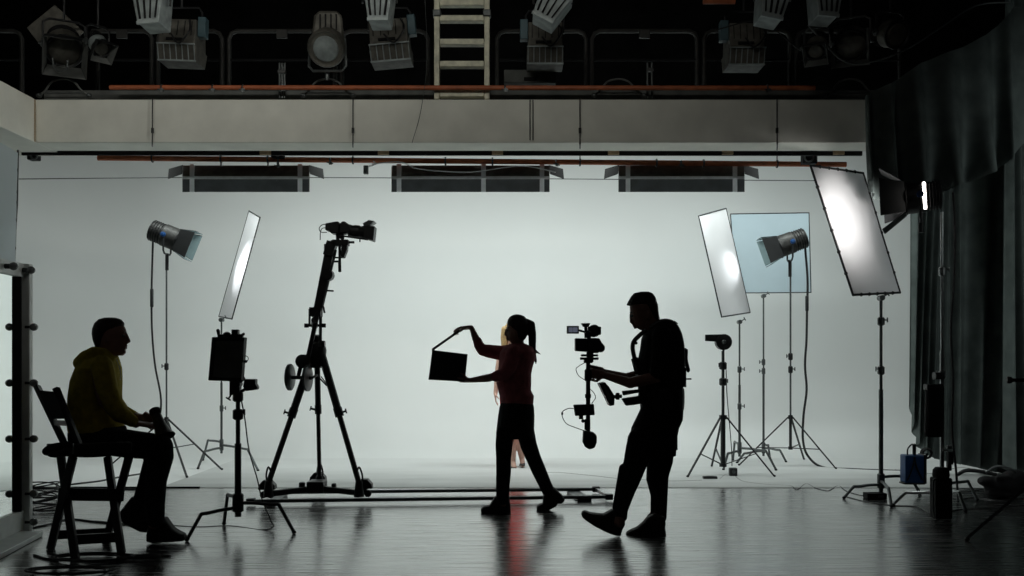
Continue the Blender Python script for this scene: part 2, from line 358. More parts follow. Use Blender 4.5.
# cyclorama floods: hood with two facets, rear straps, end flaps
def flood(x0, x1, flaps, label, panel=False):
    zt = pipe_z((x0+x1)/2).z
    Y1, Y2, Y3 = 10.06, 10.0, 10.12
    t = thing('flood_light', P((x0+x1)/2, 178, 10.1), label, 'flood light', 'flood lights hanging from the lower pipe')
    A, B, C = [lambda u, v=v, Y=Y: P(u, v, Y) for v, Y in ((166, 10.2), (178, 10.02), (192, 10.16))]
    mb = MB()
    for (f, g) in ((A, B), (B, C)): mb.prism([f(x0), f(x1), g(x1), g(x0)], (0, .02, .004))
    mb.prism([A(x0), P(x0, 166, 10.5), P(x0, 189, 10.5), C(x0), B(x0)], (.012, 0, 0)); mb.prism([A(x1), P(x1, 166, 10.5), P(x1, 189, 10.5), C(x1), B(x1)], (.012, 0, 0))
    mb.prism([A(x0), A(x1), P(x1, 166, 10.5), P(x0, 166, 10.5)], (0, 0, .012))
    mb.build('housing', 'housing' if not panel else 'housing', t)
    MB().prism([B(x0)-Vector((0, .014, 0)), B(x1)-Vector((0, .014, 0)), C(x1)-Vector((0, .014, 0)), C(x0)-Vector((0, .014, 0))], (0, .006, 0)).build('rear_panel', 'panelgrey', t)
    MB().bar(B(x0)-Vector((0, .02, 0)), B(x1)-Vector((0, .02, 0)), .012, .028).build('trim_strip', 'white', t)
    xs = (x0+9, x1-9) if not panel else (x0+7, (x0+x1)/2+13, x1-7)
    for x in xs:
        mb = MB(); h = 2.3
        mb.prism([P(x-h, 164, 10.17), P(x+h, 164, 10.17), P(x+h, 178, 9.985), P(x-h, 178, 9.985)], (0, .006, 0))
        mb.prism([P(x-h, 178, 9.985), P(x+h, 178, 9.985), P(x+h, 192, 10.12), P(x-h, 192, 10.12)], (0, .006, 0))
        mb.build('strap', 'white', t)
    mb = MB()
    for x in ((x0+x1)/2-25, (x0+x1)/2+22): 
        q = pipe_z(x); mb.ring(q, (1, 0, 0), .036, .009); mb.cone(q+Vector((0, 0, -.02)), P(x, 167, 10.2), .008)
    mb.build('hook', 'dull', t)
    for sgn, xe in ((-1, x0), (1, x1)):
        if sgn not in flaps: continue
        mb = MB(); e = xe+sgn*14
        mb.prism([P(xe, 165, 10.2), P(e, 169, 10.45), P(e+sgn*1, 179, 10.4), P(xe+sgn*1, 174, 10.15)], (0, .012, 0))
        mb.build('end_flap', 'blackmatte', t); 
    return t
flood(183, 309, (-1, 1), 'dark flood light with grey straps, leftmost of the three under the pipe')
flood(392, 549, (1,), 'longest flood light under the pipe, middle of the three, with three grey straps', True)
flood(619, 744, (-1, 1), 'flood light hanging under the pipe right of the middle one')
# clamps and small junctions on the pipes
for px, py, Y, s, lab in ((278, 152, 10.0, (.13, .1, .13), 'dark motor box on the curtain track above the left flood light'),
                          (809, 157, 9.9, (.15, .1, .15), 'dark clamp box at the right end of the lower pipe'),
                          (34, 156, 9.6, (.10, .1, .09), 'small dark pulley at the left end of the curtain track')):
    t = thing('track_motor', P(px, py, Y), lab, 'track motor')
    MB().box(P(px, py, Y), s).build('body', 'blackmatte', t, bevel=.01)
    MB().ring(P(px, py, Y-.06), (0, 1, 0), s[0]*.3, .01).build('pulley', 'dull', t)
    MB().cone(P(px, py, Y)+Vector((0, 0, s[2]/2)), (P(px, py, Y).x, Y if Y > 9.6 else 9.58, ZB), .008).build('bracket', 'dull', t)
t = thing('cable_trolley', P(532, 152, 9.66), 'dark trolley with pulleys hanging from the middle of the gallery beam', 'trolley')
MB().box(P(532, 150, 9.5), (.34, .08, .05)).box(P(532, 146, 9.5), (.14, .08, .06)).build('body', 'black', t, bevel=.008)
MB().cone(P(527, 152, 9.44), P(527, 152, 9.56), .03).cone(P(541, 152, 9.44), P(541, 152, 9.56), .03).build('wheel', 'dull', t)
MB().bar(P(455, 150, 9.62), P(545, 150.5, 9.62), .02, .03).build('rod', 'chrome', t)
tagm(MB().tube([P(372, 164, 10), P(400, 162, 10.0), P(420, 169, 9.95), P(470, 172, 9.95), P(520, 166, 9.97), P(556, 172, 9.95)], .006, 6, 6).build('cable', 'white'), 'thin pale cable looping across the back of the middle flood light', 'cable')
t = thing('pipe_socket', P(368, 166, 10.02), 'small grey socket hanging from the lower pipe between two flood lights', 'socket')
MB().box(P(366, 170, 10.03), (.05, .05, .09)).build('socket_body', 'dull', t, bevel=.006); MB().tube([pipe_z(372), P(376, 164, 10.03), P(366, 167, 10.03)], .006, 6, 5).build('lead', 'white', t)
tagm(MB().tube([P(530, 100, 8.985), P(530, 140, 8.985)], .006).tube([P(533, 100, 8.985), P(533, 140, 8.985)], .006).build('conduit', 'deck'), 'pair of thin cables clipped to the middle of the gallery beam above the trolley', 'cable')
for px, h in ((531, 34),):
    pass

# ladder up to the grid
t = thing('ladder', P(462, 100, 9.08), 'cream painted ladder standing on the gallery beam up into the dark grid', 'ladder')
YL = 9.08
for x in (437, 487): MB().bar(P(x, 100, YL), P(x, -60, YL), .05, .08, (0, 1, 0)).build('side_rail', 'cream', t, bevel=.006)
for y in (-21, 2, 19.5, 43, 65, 93): MB().box(P(462, y, YL), (.42, .09, .055 if y not in (2, 93) else .09)).build('rung', 'cream', t, bevel=.006)
for x in (437, 487): MB().box(P(x, 14, YL-.02), (.075, .09, .06)).build('bracket', 'dull', t, bevel=.006)

# gallery guard rails
YR = 9.75
def guard(x0, x1, cl, cr, label):
    t = thing('guard_rail', P((x0+x1)/2, 90, YR), label, 'guard rail', 'dark guard rails along the gallery')
    r = 8; top = 31; pts = []
    pts += [P(x0, 98, YR), P(x0, top+r, YR), P(x0+2.5, top+2.5, YR), P(x0+r, top, YR)] if cl else [P(x0, top, YR)]
    pts += [P(x1-r, top, YR), P(x1-2.5, top+2.5, YR), P(x1, top+r, YR), P(x1, 98, YR)] if cr else [P(x1, top, YR)]
    MB().tube(pts, .022, 10).build('handrail', 'rail', t)
    MB().cone(P(x0+(6 if not cl else 0), 60, YR), P(x1, 60, YR), .012).build('mid_rail', 'blackmatte', t)
    if not cl: MB().cone(P(x0+6, 31, YR), P(x0+6, 98, YR), .02).build('post', 'rail', t)
    MB().box(P((x0+x1)/2, 34, YR-.03), (.11, .03, .09)).build('plate', 'rail', t, bevel=.004)
guard(-40, 22, 0, 1, 'dark guard rail on the gallery at the far left')
guard(92, 152, 0, 1, 'dark guard rail with rounded corner behind the left grid lamps')
guard(158, 222, 1, 1, 'dark guard rail directly under the second ribbed lamp from the left')
guard(229, 335, 1, 1, 'dark guard rail with two rounded ends left of the round lamp')
guard(342, 428, 1, 1, 'dark guard rail between the round lamp and the ladder')
guard(497, 586, 1, 1, 'dark guard rail just right of the ladder')
guard(592, 697, 1, 1, 'dark guard rail in the empty middle right of the gallery')
guard(704, 790, 1, 1, 'dark guard rail behind the boxy lamp right of centre')
guard(797, 900, 1, 1, 'dark guard rail behind the cluster of lamps on the right')

# ------------------------------------------------------------------ lamps of the grid
def yoke(mb, c, ax, half, up=.26, r=.01):
    ax = Vector(ax).normalized(); c = Vector(c)
    mb.tube([c+ax*half, c+ax*half+Vector((0, 0, up*.8)), c+ax*half*.85+Vector((0, 0, up)), c-ax*half*.85+Vector((0, 0, up)), c-ax*half+Vector((0, 0, up*.8)), c-ax*half], r)
ZG = 5.15
for y in (8.3, 9.15):
    z = 4.98 if y < 9 else 5.3
    tagm(MB().cone((-4.8, y, z), (5.2, y, z), .025).build('grid_pipe', 'blackmatte'), 'black lighting pipe crossing above the gallery, %s' % ('nearer the camera' if y < 9 else 'farther from the camera'), 'pipe')
tagm(MB().cone(P(703, 2, 8.9), P(735, 2, 8.9), .02).build('orange_pipe', 'orange'), 'short piece of orange pipe high up above the boxy lamp right of centre', 'pipe')
def hang(mb, p, ztop):
    mb.cone(p, (p[0], p[1], ztop), .011); mb.ring((p[0], p[1], ztop), (1, 0, 0), .034, .010)
def boxy_lamp(px, py, label, w=36, tilt=0.0, Y=9.1):       # rear of a boxy softlight: slotted back, grid front skirt
    s = Y/F; c = P(px, py, Y); t = thing('boxy_lamp', c, label, 'stage lamp', 'boxy lamps hung from the lighting grid')
    R = Matrix.Rotation(math.radians(tilt), 3, 'Y')
    def q(u, v, d=0): return c+R@Vector((u*s, d, -v*s))
    W = w/2
    mb = MB().loft([[q(-W, -22, .2), q(W, -22, .2), q(W, -22, -.06), q(-W, -22, -.06)], [q(-W, 4, .24), q(W, 4, .24), q(W, 4, -.1), q(-W, 4, -.1)]])
    mb.build('housing', 'housing', t, bevel=.008)
    mb = MB().loft([[q(-W-1, 4, .26), q(W+1, 4, .26), q(W+1, 4, -.11), q(-W-1, 4, -.11)], [q(-W-1, 20, .2), q(W+1, 20, .2), q(W+1, 20, -.06), q(-W-1, 20, -.06)]])
    mb.build('skirt', 'housing', t, bevel=.006)
    mb = MB()
    for k in range(7): u = -W+k*w/6; mb.bar(q(u, 5, -.118), q(u, 19, -.075), .008, .01)
    mb.bar(q(-W-1, 19.6, -.07), q(W+1, 19.6, -.07), .014, .014); mb.bar(q(-W-1, 4.5, -.12), q(W+1, 4.5, -.12), .012, .012); mb.build('grille', 'ribbed', t)
    MB().box(q(-W*.1, -.5, -.1), (w*.45*s, .03, .022), R).build('handle', 'blackmatte', t)
    mb = MB()
    for k in range(5): mb.bar(q(-W+4+k*(w-8)/4, -20, -.065), q(-W+4+k*(w-8)/4, -5, -.093), .006, .006)
    mb.build('slots', 'blackmatte', t)
    MB().box(q((W+4)*(1 if px < 500 else -1), -16, .02), (8*s, .1, 20*s), R).build('side_box', 'teal', t, bevel=.006)
    MB().tube([q(W*.7, -20, -.1), q(W*.9, -6, -.2), q(W*.3, 6, -.18), q(-W*.2, -4, -.15)], .009, 6, 6).build('cable', 'cable', t)
    mb = MB(); yoke(mb, q(0, -14, .05), (1, 0, 0), (W+2)*s, .22); hang(mb, c+Vector((0, .05, .22+14*s)), 5.3 if Y > 9 else 4.98); mb.build('yoke', 'black', t)
    return t
def ribbed_lamp(px, py, label, w=30, tilt=0.0, Y=8.3):
    s = Y/F; c = P(px, py, Y); t = thing('ribbed_lamp', c, label, 'stage lamp', 'ribbed lamps hung from the lighting grid')
    R = Matrix.Rotation(math.radians(tilt), 3, 'Y')
    def q(u, v, d=0): return c+R@Vector((u*s, d, -v*s))
    W = w/2
    MB().loft([[q(-W, -20, .2), q(W, -20, .2), q(W, -20, -.05), q(-W, -20, -.05)], [q(-W*.66, 14, .2), q(W*.66, 14, .2), q(W*.66, 14, -.1), q(-W*.66, 14, -.1)]]).build('housing', 'ribbed', t, bevel=.008)
    mb = MB()
    for k in range(4): 
        f = -1+2*(k+.5)/4; mb.bar(q(f*W*.92, -18, -.055), q(f*W*.62, 10, -.1), .016, .012)
    mb.build('vents', 'blackmatte', t)
    MB().bar(q(-W*.7, 14, -.1), q(W*.7, 14, -.1), .022, .03).build('front_lip', 'ribbed', t, bevel=.004)
    mb = MB(); yoke(mb, q(0, -8, .05), (1, 0, 0), (W+2)*s, .2); hang(mb, c+Vector((0, .05, .2+8*s)), 4.98); mb.build('yoke', 'black', t)
    return t
def fresnel(name, c, d, label, Rr=.11, L=.22, group=None, hmat='housing', hung=None, doors=True, dlen=.15, lensm='inner', stand_drop=.2, body='lens', flare=.22):
    c = Vector(c); d = Vector(d).normalized(); a, b, _ = basis(d)
    t = thing(name, c, label, 'stage lamp', group)
    MB().lathe(c-d*L*.6, d, [(0, Rr*.55), (.01, Rr*.86), (L*.45, Rr*.9), (L*.5, Rr), (L, Rr), (L*1.02, Rr*.94), (L*.9, Rr*.9)], 22).build('housing', hmat, t)
    mb = MB()
    for k in range(7):
        h = -L*.52+k*L*.085; mb.ring(c+d*h, d, Rr*.9+.003, .0045, 22)
    mb.build('cooling_rib', 'blackmatte', t)
    mb = MB().lathe(c+d*L*.38, d, [(0, Rr*.88), (.02, Rr*.7), (.03, .01)], 20); mb.build('lens', 'housing' if hung else lensm, t)
    MB().ring(c+d*(L*.42), d, Rr*.98, .012, 24).build('front_ring', 'black', t)
    if doors:
        base = c+d*(L*.44)
        for ax, bx, wd, kx in ((a, b, Rr*.95, .95), (-a, b, Rr*.95, .95), (b, a, Rr*.95, .95), (-b, a, Rr*.95, .95)):
            h0 = base+ax*Rr*.97; h1 = base+ax*(Rr+dlen*flare*(1.0 if flare < .3 else 1.2))+d*dlen*kx
            nrm = (h1-h0).cross(bx).normalized()
            dr = MB().prism([h0-bx*wd, h0+bx*wd, h1+bx*wd*1.25, h1-bx*wd*1.25], nrm*.004).build('barn_door', 'black', t)
            sg = -1 if nrm.dot(ax) > 0 else 1
            off = nrm*.004*sg
            MB().prism([h0-bx*wd*.96+off, h0+bx*wd*.96+off, h1+bx*wd*1.22+off, h1-bx*wd*1.22+off], nrm*.002).build('inner_face', 'deck' if hung else ('inner' if flare < .3 else 'black'), dr)
    side = Vector((0, 0, 1)).cross(d).normalized() if abs(d.z) < .95 else Vector((1, 0, 0))
    mb = MB(); sg = 1 if hung else -1
    H = Rr+.07
    mb.tube([c+side*(Rr+.02), c+side*(Rr+.02)+Vector((0, 0, sg*H*.9)), c+side*Rr*.8+Vector((0, 0, sg*(H+.01))), c-side*Rr*.8+Vector((0, 0, sg*(H+.01))), c-side*(Rr+.02)+Vector((0, 0, sg*H*.9)), c-side*(Rr+.02)], .011)
    if hung: hang(mb, c+Vector((0, 0, H)), hung)
    else: mb.cone(c+Vector((0, 0, -H)), c+Vector((0, 0, -H-stand_drop)), .02)
    mb.build('yoke', 'black' , t)
    for s2 in (1, -1): MB().lathe(c+side*s2*(Rr+.02), side*s2, [(0, .03), (.02, .03), (.025, .012), (.04, .012)], 10).build('tilt_knob', 'dull' if hung else 'blue', t)
    return t
boxy_lamp(180, 43, 'boxy slotted stage lamp below the pale ribbed lamp on the left of the grid', 36, 2)
boxy_lamp(390, 43, 'boxy slotted stage lamp hanging just left of the ladder', 38, -5)
boxy_lamp(545, 46, 'boxy slotted stage lamp hanging just right of the ladder', 34)
boxy_lamp(745, 47, 'boxy slotted stage lamp right of the empty stretch of gallery', 34)
ribbed_lamp(151, 12, 'pale ribbed lamp at the top edge, leftmost of the ribbed ones', 32, -5)
ribbed_lamp(379, 9, 'pale ribbed lamp at the top edge directly left of the ladder', 30, -1)
ribbed_lamp(549, 9, 'ribbed lamp tipped sideways at the top edge right of the ladder', 34, 28)
ribbed_lamp(772, 7, 'ribbed lamp at the top edge above the boxy lamp right of centre', 32, 12)
ribbed_lamp(826, 5, 'ribbed lamp at the top edge, rightmost of the ribbed ones', 30, 4)
# cluster on the left
fr = 'round lamps hung over the gallery'
t = fresnel('soft_lamp', P(64, 46, 9.0), (.4, -.75, -.75), 'large square-hooded lamp hanging at the far left of the gallery', .16, .26, fr, 'housing', 4.98)
c = P(52, 38, 9.16)
MB().prism([P(27, 28, 9.16), P(55, 5, 9.16), P(84, 32, 9.2), P(52, 60, 9.16)], (0, .02, 0)).build('square_hood', 'housing', t, bevel=.004)
MB().tube([P(53, 58, 8.85), P(53, 68, 8.85), P(60, 72, 8.85), P(67, 69, 8.85), P(68, 60, 8.85)], .009).build('lower_yoke', 'dull', t)
fresnel('stage_lamp', P(98, 44, 8.8), (.6, -.5, -.7), 'small angled lamp hanging beside the large square-hooded one', .085, .2, fr, 'ribbed', 4.98, True, .08)
fresnel('stage_lamp', P(817, 46, 8.55), (-.3, -.6, -.75), 'small dark lamp hanging left in the right-hand cluster', .09, .2, fr, 'housing', 4.98, True, .07)
fresnel('stage_lamp', P(851, 42, 8.95), (-.35, -.8, -.6), 'large dark lamp in the middle of the right-hand cluster', .15, .26, fr, 'housing', 4.98, True, .09)
fresnel('stage_lamp', P(890, 34, 8.5), (.25, -.9, -.35), 'round-lensed lamp hanging rightmost in the right-hand cluster', .12, .24, fr, 'housing', 4.98, False)
def low_base(px, label, cat_label, Y=9.07):
    # curved-leg floor base standing on the beam
    t = thing('lamp_base', P(px, 97, Y), label, 'lamp base', 'curved-leg bases on the gallery edge')
    MB().tube([P(px-25, 96, Y), P(px-19, 91, Y), P(px-12, 82, Y), P(px, 79, Y), P(px+10, 82, Y), P(px+17, 90, Y), P(px+25, 96, Y)], .010, 8, 4).build('leg', 'deck', t)
    MB().cone(P(px-23, 93, Y), P(px+23, 93, Y), .006).build('brace', 'dull', t)
    for sx in (-25, 25): MB().ell(P(px+sx, 95.5, Y), (.028, .03, .022)).build('foot', 'dull', t)
    return t
t = low_base(619, 'dark curved-leg lamp base standing on the beam right of the ladder', '')
t = low_base(64, 'dark curved-leg lamp base on the beam at the far left', '')
t = low_base(851, 'dark curved-leg lamp base on the beam beside the black drape', '')
t = low_base(328, 'curved-leg base carrying the round lamp that stands on the gallery', '')
MB().cone(P(327, 80, 8.95), P(327, 70, 8.95), .02).build('stem', 'dull', t)
t = thing('round_lamp', P(328, 70, 8.9), 'round lamp in a U-shaped yoke standing on the gallery, pale oval face', 'stage lamp')
c = P(328, 46, 8.9); d = Vector((0, -.85, -.5)).normalized()
MB().lathe(c-d*.05, d, [(0, .1), (.02, .165), (.16, .175), (.19, .16), (.17, .14)], 26).build('housing', 'housing', t)
MB().lathe(c+d*.10, d, [(0, .135), (.03, .11), (.045, .01)], 24).build('lens', 'ribbed', t)
MB().loft([[P(x, v, Y) for x, Y in ((328-w2, 9.0), (328+w2, 9.0), (328+w2, 9.25), (328-w2, 9.25))] for v, w2 in ((11, 9), (16, 14), (36, 16), (45, 15))]).build('rear_cowl', 'housing', t, bevel=.02)
mb = MB()
for k in range(4): mb.bar(P(320+k*5.4, 14, 8.985), P(320+k*5.4, 34, 8.985), .014, .01)
mb.build('vents', 'blackmatte', t)
MB().tube([P(310, 38, 8.9), P(309, 66, 8.9), P(313, 71, 8.9), P(342, 71, 8.9), P(346, 66, 8.9), P(345, 38, 8.9)], .012).build('yoke', 'dull', t)
t = thing('light_stand', P(282, 98, 9.1), 'thin folded stand on the gallery between the boxy lamp and the round lamp', 'stand')
for k, x in enumerate((279.5, 282, 284.5)): MB().cone(P(x, 98, 9.1), P(x+.2, 63, 9.1), .010).build('leg', 'dull', t)
MB().box(P(282, 72, 9.1), (.07, .05, .03)).build('collar', 'black', t)
t = thing('light_stand', P(649, 98, 9.1), 'thin folded stand on the gallery at the end of the bare rail', 'stand')
for x in (647.5, 652): MB().cone(P(x, 98, 9.1), P(x-.2, 63, 9.1), .010).build('leg', 'dull', t)
MB().box(P(650, 70, 9.1), (.06, .05, .03)).build('collar', 'black', t)
tagm(MB().tube([P(808, 25, 8.5), P(842, 60, 8.5), P(870, 62, 8.5), P(905, 50, 8.4), P(940, 28, 8.4), P(975, 6, 8.4), P(1010, 2, 8.4)], .008, 6, 8).build('cable', 'dull'), 'pale cable swooping up from the right-hand lamps to the drape', 'cable')
tagm(MB().tube([P(715, 30, 8.6), P(760, 22, 8.6), P(800, 50, 8.6), P(818, 53, 8.6)], .006, 6, 8).build('cable', 'cable'), 'dark cable sagging between the boxy lamp and the right-hand cluster', 'cable')
tagm(MB().tube([P(425, 0, 8.8), P(427, 60, 8.8), P(421, 110, 8.9), P(412, 143, 8.9)], .003, 6, 6).build('cord', 'dull'), 'thin cord hanging down the beam left of the ladder', 'cord')
t = thing('equipment_case', P(522, 92, 9.4), 'low dark equipment case on the gallery right of the ladder', 'case')
MB().box(P(530, 79, 9.5), (.52, .2, .13)).build('body', 'deck', t, bevel=.01); MB().box(P(530, 79, 9.39), (.12, .02, .03)).build('handle', 'blackmatte', t)
# ------------------------------------------------------------------ people
def ringpts(u0, u1, v, Y, hd, dc=0.0, n=20, v1=None):
    """ellipse section between the pixel columns u0 and u1 of a silhouette at depth Y, half depth hd"""
    v1 = v if v1 is None else v1
    A = P(u0, v, Y); B = P(u1, v1, Y); c = (A+B)/2; h = (B-A)/2
    return [c+h*math.cos(t)+Vector((0, hd*math.sin(t)+dc, 0)) for t in [2*PI*k/n for k in range(n)]]
def sil(mb, Y, rows, dc=0.0):           # rows: (v, u0, u1, half depth [, v1])
    return mb.loft([ringpts(r[1], r[2], r[0], Y, r[3], dc, 20, r[4] if len(r) > 4 else None) for r in rows])
def limb(mb, Y, pts):                   # pts: (u, v, depth offset, radius m)
    return mb.chain([(P(u, v, Y+d), r) for u, v, d, r in pts])
def hand(mb, wrist, direction, palm_n, size=1.0, curl=(0.5, 0.6, 0.7, 0.8), thumb_side=1, spread=.10):
    """a palm, four jointed fingers of different length and a thumb"""
    d = Vector(direction).normalized(); n = Vector(palm_n); n = (n-d*n.dot(d)).normalized(); s = d.cross(n).normalized()*thumb_side
    w = Vector(wrist); L = .085*size
    for k in range(4):
        off = s*((1.5-k)*.019*size)
        mb.cap(w+off*.5, w+d*L+off, .015*size, .0105*size, 10)
    for k, fl in enumerate((.070, .078, .073, .058)):
        p = w+d*L+s*((1.5-k)*.019*size); ang = 0.0; fl *= size
        dd = (d+s*(1.5-k)*spread*.5).normalized()
        for j, seg in enumerate((.45, .32, .25)):
            ang += curl[k]*(.75 if j == 0 else .9)
            q = p+(dd*math.cos(ang)+n*math.sin(ang))*fl*seg*1.05
            mb.cap(p, q, (.0096-.0009*j)*size, (.0088-.0009*j)*size, 8); p = q
    b0 = w+d*.02*size+s*.02*size; b1 = b0+(d*.6+s*.65+n*.35).normalized()*.042*size; b2 = b1+(d*.8+s*.1+n*.6).normalized()*.032*size; b3 = b2+(d*.8-s*.1+n*.55).normalized()*.024*size
    mb.cap(b0, b1, .014*size, .011*size, 8); mb.cap(b1, b2, .011*size, .010*size, 8); mb.cap(b2, b3, .010*size, .008*size, 8)
def head(mb, Y, rows, nose, lips, ears, hw=.078):
    """profile rows + nose wedge + lips + ears on both sides + eye sockets' lids"""
    sil(mb, Y, rows)
    (nb, nt, nl) = nose
    mb.cap(P(*nb, Y), P(*nt, Y), .009, .013, 8); mb.cap(P(*nt, Y), P(*nl, Y), .012, .009, 8)
    for dd in (-.012, .012): mb.ell(P(nt[0]+(nl[0]-nt[0])*.6, nl[1]-.6, Y+dd), (.010, .009, .008))
    for (u, v) in lips:
        mb.ell(P(u, v, Y), (.011, .024, .0065))
    for sgn in (-1, 1):
        c = P(*ears, Y+sgn*hw); mb.ell(c, (.017, .009, .031)); mb.ell(c+Vector((0, sgn*.004, -.02)), (.010, .008, .012))
def face_bits(th, Y, eye, brow, sgn_dir):
    mbe = MB(); mbb = MB()
    for s in (-1, 1):
        mbe.ell(P(eye[0], eye[1], Y+s*.031), (.011, .012, .0095)); 
        mbb.cap(P(brow[0], brow[1], Y+s*.015), P(brow[0]-sgn_dir*1.6, brow[1]-.2, Y+s*.05), .0045, .003, 8)
    mbe.build('eyes', 'deck', th); mbb.build('eyebrows', 'hair', th)
def shoe(mb, Y, outline, w, dc=0.0):
    """outline of a shoe seen from the side (pixels); rounded across its width"""
    pts = [P(u, v, Y+dc) for u, v in outline]; c = sum(pts, Vector())/len(pts); rings = []
    for f, k in ((-1, .72), (-.86, .9), (-.5, 1.0), (.5, 1.0), (.86, .9), (1, .72)):
        rings.append([c+(p-c)*k+Vector((0, f*w/2, 0)) for p in pts])
    return mb.loft(rings)
VX = .0065

# ---------------- cameraman
Y = 6.93
man = thing('person', P(646, 537, Y), 'man in dark clothes and a camera support vest walking with a stabilised video camera', 'person', None)
man['_loc'] = tuple(man.location)
mb = MB()
head(mb, Y, [(294, 640, 650, .045), (297, 634, 654, .066), (302, 630.5, 656, .076), (307, 629.6, 657, .079), (312, 630, 657.6, .078), (317, 631, 657.5, .074), (321, 632.4, 657.8, .069), (325, 634.5, 659, .062), (328.5, 637.5, 660, .052), (330.6, 641, 659, .04)],
     ((630.6, 314), (631.4, 322), (633.6, 324)), ((634, 326), (635.2, 328)), (648.5, 315), .076)
limb(mb, Y, [(650, 318, 0, .062), (654, 332, 0, .062), (657, 345, 0, .08)])
sil(mb, Y, [(330, 647, 668, .12), (340, 643, 676, .17), (360, 642, 680, .17), (385, 644, 678, .15), (405, 646, 677, .14), (425, 644, 674, .14), (435, 647, 668, .11)])
limb(mb, Y, [(661, 338, -.19, .055), (657, 377, -.22, .042), (630, 383, -.16, .038), (604, 375, -.05, .026)])
limb(mb, Y, [(661, 338, .19, .055), (653, 372, .24, .045), (626, 378, .17, .037), (602, 372, .06, .026)])
hand(mb, P(604, 375, Y-.05), (-1, .25, .12), (0.2, 1, 0), 1.0, (.75, .8, .85, .9), 1)
hand(mb, P(602, 371, Y+.06), (-1, -.25, .1), (0.2, -1, 0), 1.0, (.75, .8, .85, .9), -1)
limb(mb, Y, [(652, 426, -.07, .07), (645, 445, -.09, .065), (634, 470, -.10, .055), (622, 510, -.10, .04), (619, 522, -.10, .04)])
limb(mb, Y, [(658, 428, .09, .08), (657, 475, .10, .055), (658, 510, .10, .04), (656, 526, .10, .04)])
mb.build('body', 'skin', man, voxel=VX, relax=2)
mb = MB()
sil(mb, Y, [(291.8, 640, 649, .03), (293.2, 634, 652.5, .055), (297, 630.5, 655.5, .074), (301.5, 628.6, 656.8, .081), (304.6, 627.2, 657.6, .082)])
sil(mb, Y, [(304, 640, 657.8, .084), (310, 645, 658.2, .083), (316, 650, 658.8, .074), (320, 653, 660, .06)])
mb.cap(P(631, 303, Y), P(627.4, 304.8, Y), .03, .008, 10)
mb.build('hair', 'hair', man, voxel=.006, relax=1)
face_bits(man, Y, (631.6, 315.8), (630.3, 312.4), -1)
mb = MB()
sil(mb, Y, [(322, 660, 675, .07), (325, 652, 677, .14), (331, 645.5, 680, .19), (338, 641.5, 682, .21), (350, 640, 683.6, .20), (365, 636.5, 684, .19), (378, 638, 683.4, .17), (392, 640, 683.2, .165), (405, 640, 683.6, .165), (416, 641, 683, .165), (420, 644, 681, .15)])
limb(mb, Y, [(662, 336, -.19, .075), (660, 360, -.21, .066), (658, 373, -.215, .062)])
limb(mb, Y, [(662, 336, .19, .075), (656, 358, .22, .066), (653, 370, .235, .060)])
mb.build('shirt', 'blackcloth', man, voxel=.007, relax=2)
mb = MB()
for s, pts in ((1, [(334, 346), (334, 344)]),): pass
mb.tube([P(u, v, Y-.10) for u, v in ((646, 330), (640, 335), (634.2, 341), (632.6, 347), (634, 356), (637.5, 367), (640, 378))], .016, 8, 5)
mb.tube([P(u, v, Y+.10) for u, v in ((646, 330), (640, 335), (634.2, 341), (632.6, 347), (634, 356), (637.5, 367), (640, 378))], .016, 8, 5)
mb.tube([P(u, v, Y) for u, v in ((634.4, 358), (637, 368), (641, 384), (642, 400))], .026, 8, 5)
for v in (342, 358, 372): mb.cone(P(636, v+1, Y-.11), P(636, v+1, Y+.11), .012)
mb.tube([P(u, v, Y-.08) for u, v in ((650, 328), (658, 322.5), (667, 321), (674.5, 324.5), (680, 335), (682.5, 350), (683, 372))], .017, 8, 4)
mb.tube([P(u, v, Y+.08) for u, v in ((650, 328), (658, 322.5), (667, 321), (674.5, 324.5), (680, 335), (682.5, 350), (683, 372))], .017, 8, 4)
mb.build('vest_strap', 'black', man)
mb = MB(); mb.tube([P(683, 352, Y), P(686, 350, Y), P(686, 360, Y), P(688.5, 371, Y)], .014, 8, 4); mb.cone(P(682, 379, Y), P(691.3, 379, Y), .006); mb.ell(P(688.2, 369.5, Y), (.014, .014, .022)); mb.cap(P(674, 322.3, Y), P(677.5, 323.4, Y), .012, .004)
mb.box(P(681, 377, Y), (.03, .26, .14)); mb.build('vest_buckle', 'black', man)
mb = MB()
ring = []
sil(mb, Y, [(388, 641, 684, .172), (394, 640.5, 684.4, .174), (402, 641, 684.4, .174), (410, 641.5, 683.8, .17)]); mb.build('waist_belt', 'black', man, voxel=.008, relax=1)
mb = MB()
sil(mb, Y, [(404, 642, 683, .165), (412, 639, 683.3, .17), (420, 635, 682.6, .175), (428, 631.2, 679, .18), (438, 629.5, 677, .18), (449, 626, 676.4, .17), (456, 624.6, 676, .14)])
limb(mb, Y, [(641, 440, -.09, .098), (637, 457, -.10, .092), (632.5, 473, -.10, .078), (626.5, 490, -.10, .066), (620.5, 510, -.10, .053), (621, 516, -.09, .048)])
limb(mb, Y, [(662, 436, .09, .10), (660, 460, .10, .098), (657, 478, .10, .082), (659, 495, .10, .063), (658, 512, .10, .057)])
limb(mb, Y, [(623, 468, -.1, .03), (616, 508, -.1, .028), (621, 513, -.1, .035)]); limb(mb, Y, [(672, 440, .08, .035), (665, 470, .1, .03), (660, 517, .1, .05), (651, 517, .1, .03)])
mb.box(P(673, 440, Y+.1), (.05, .12, .14))
mb.build('trousers', 'blackcloth', man, voxel=.007, relax=3)
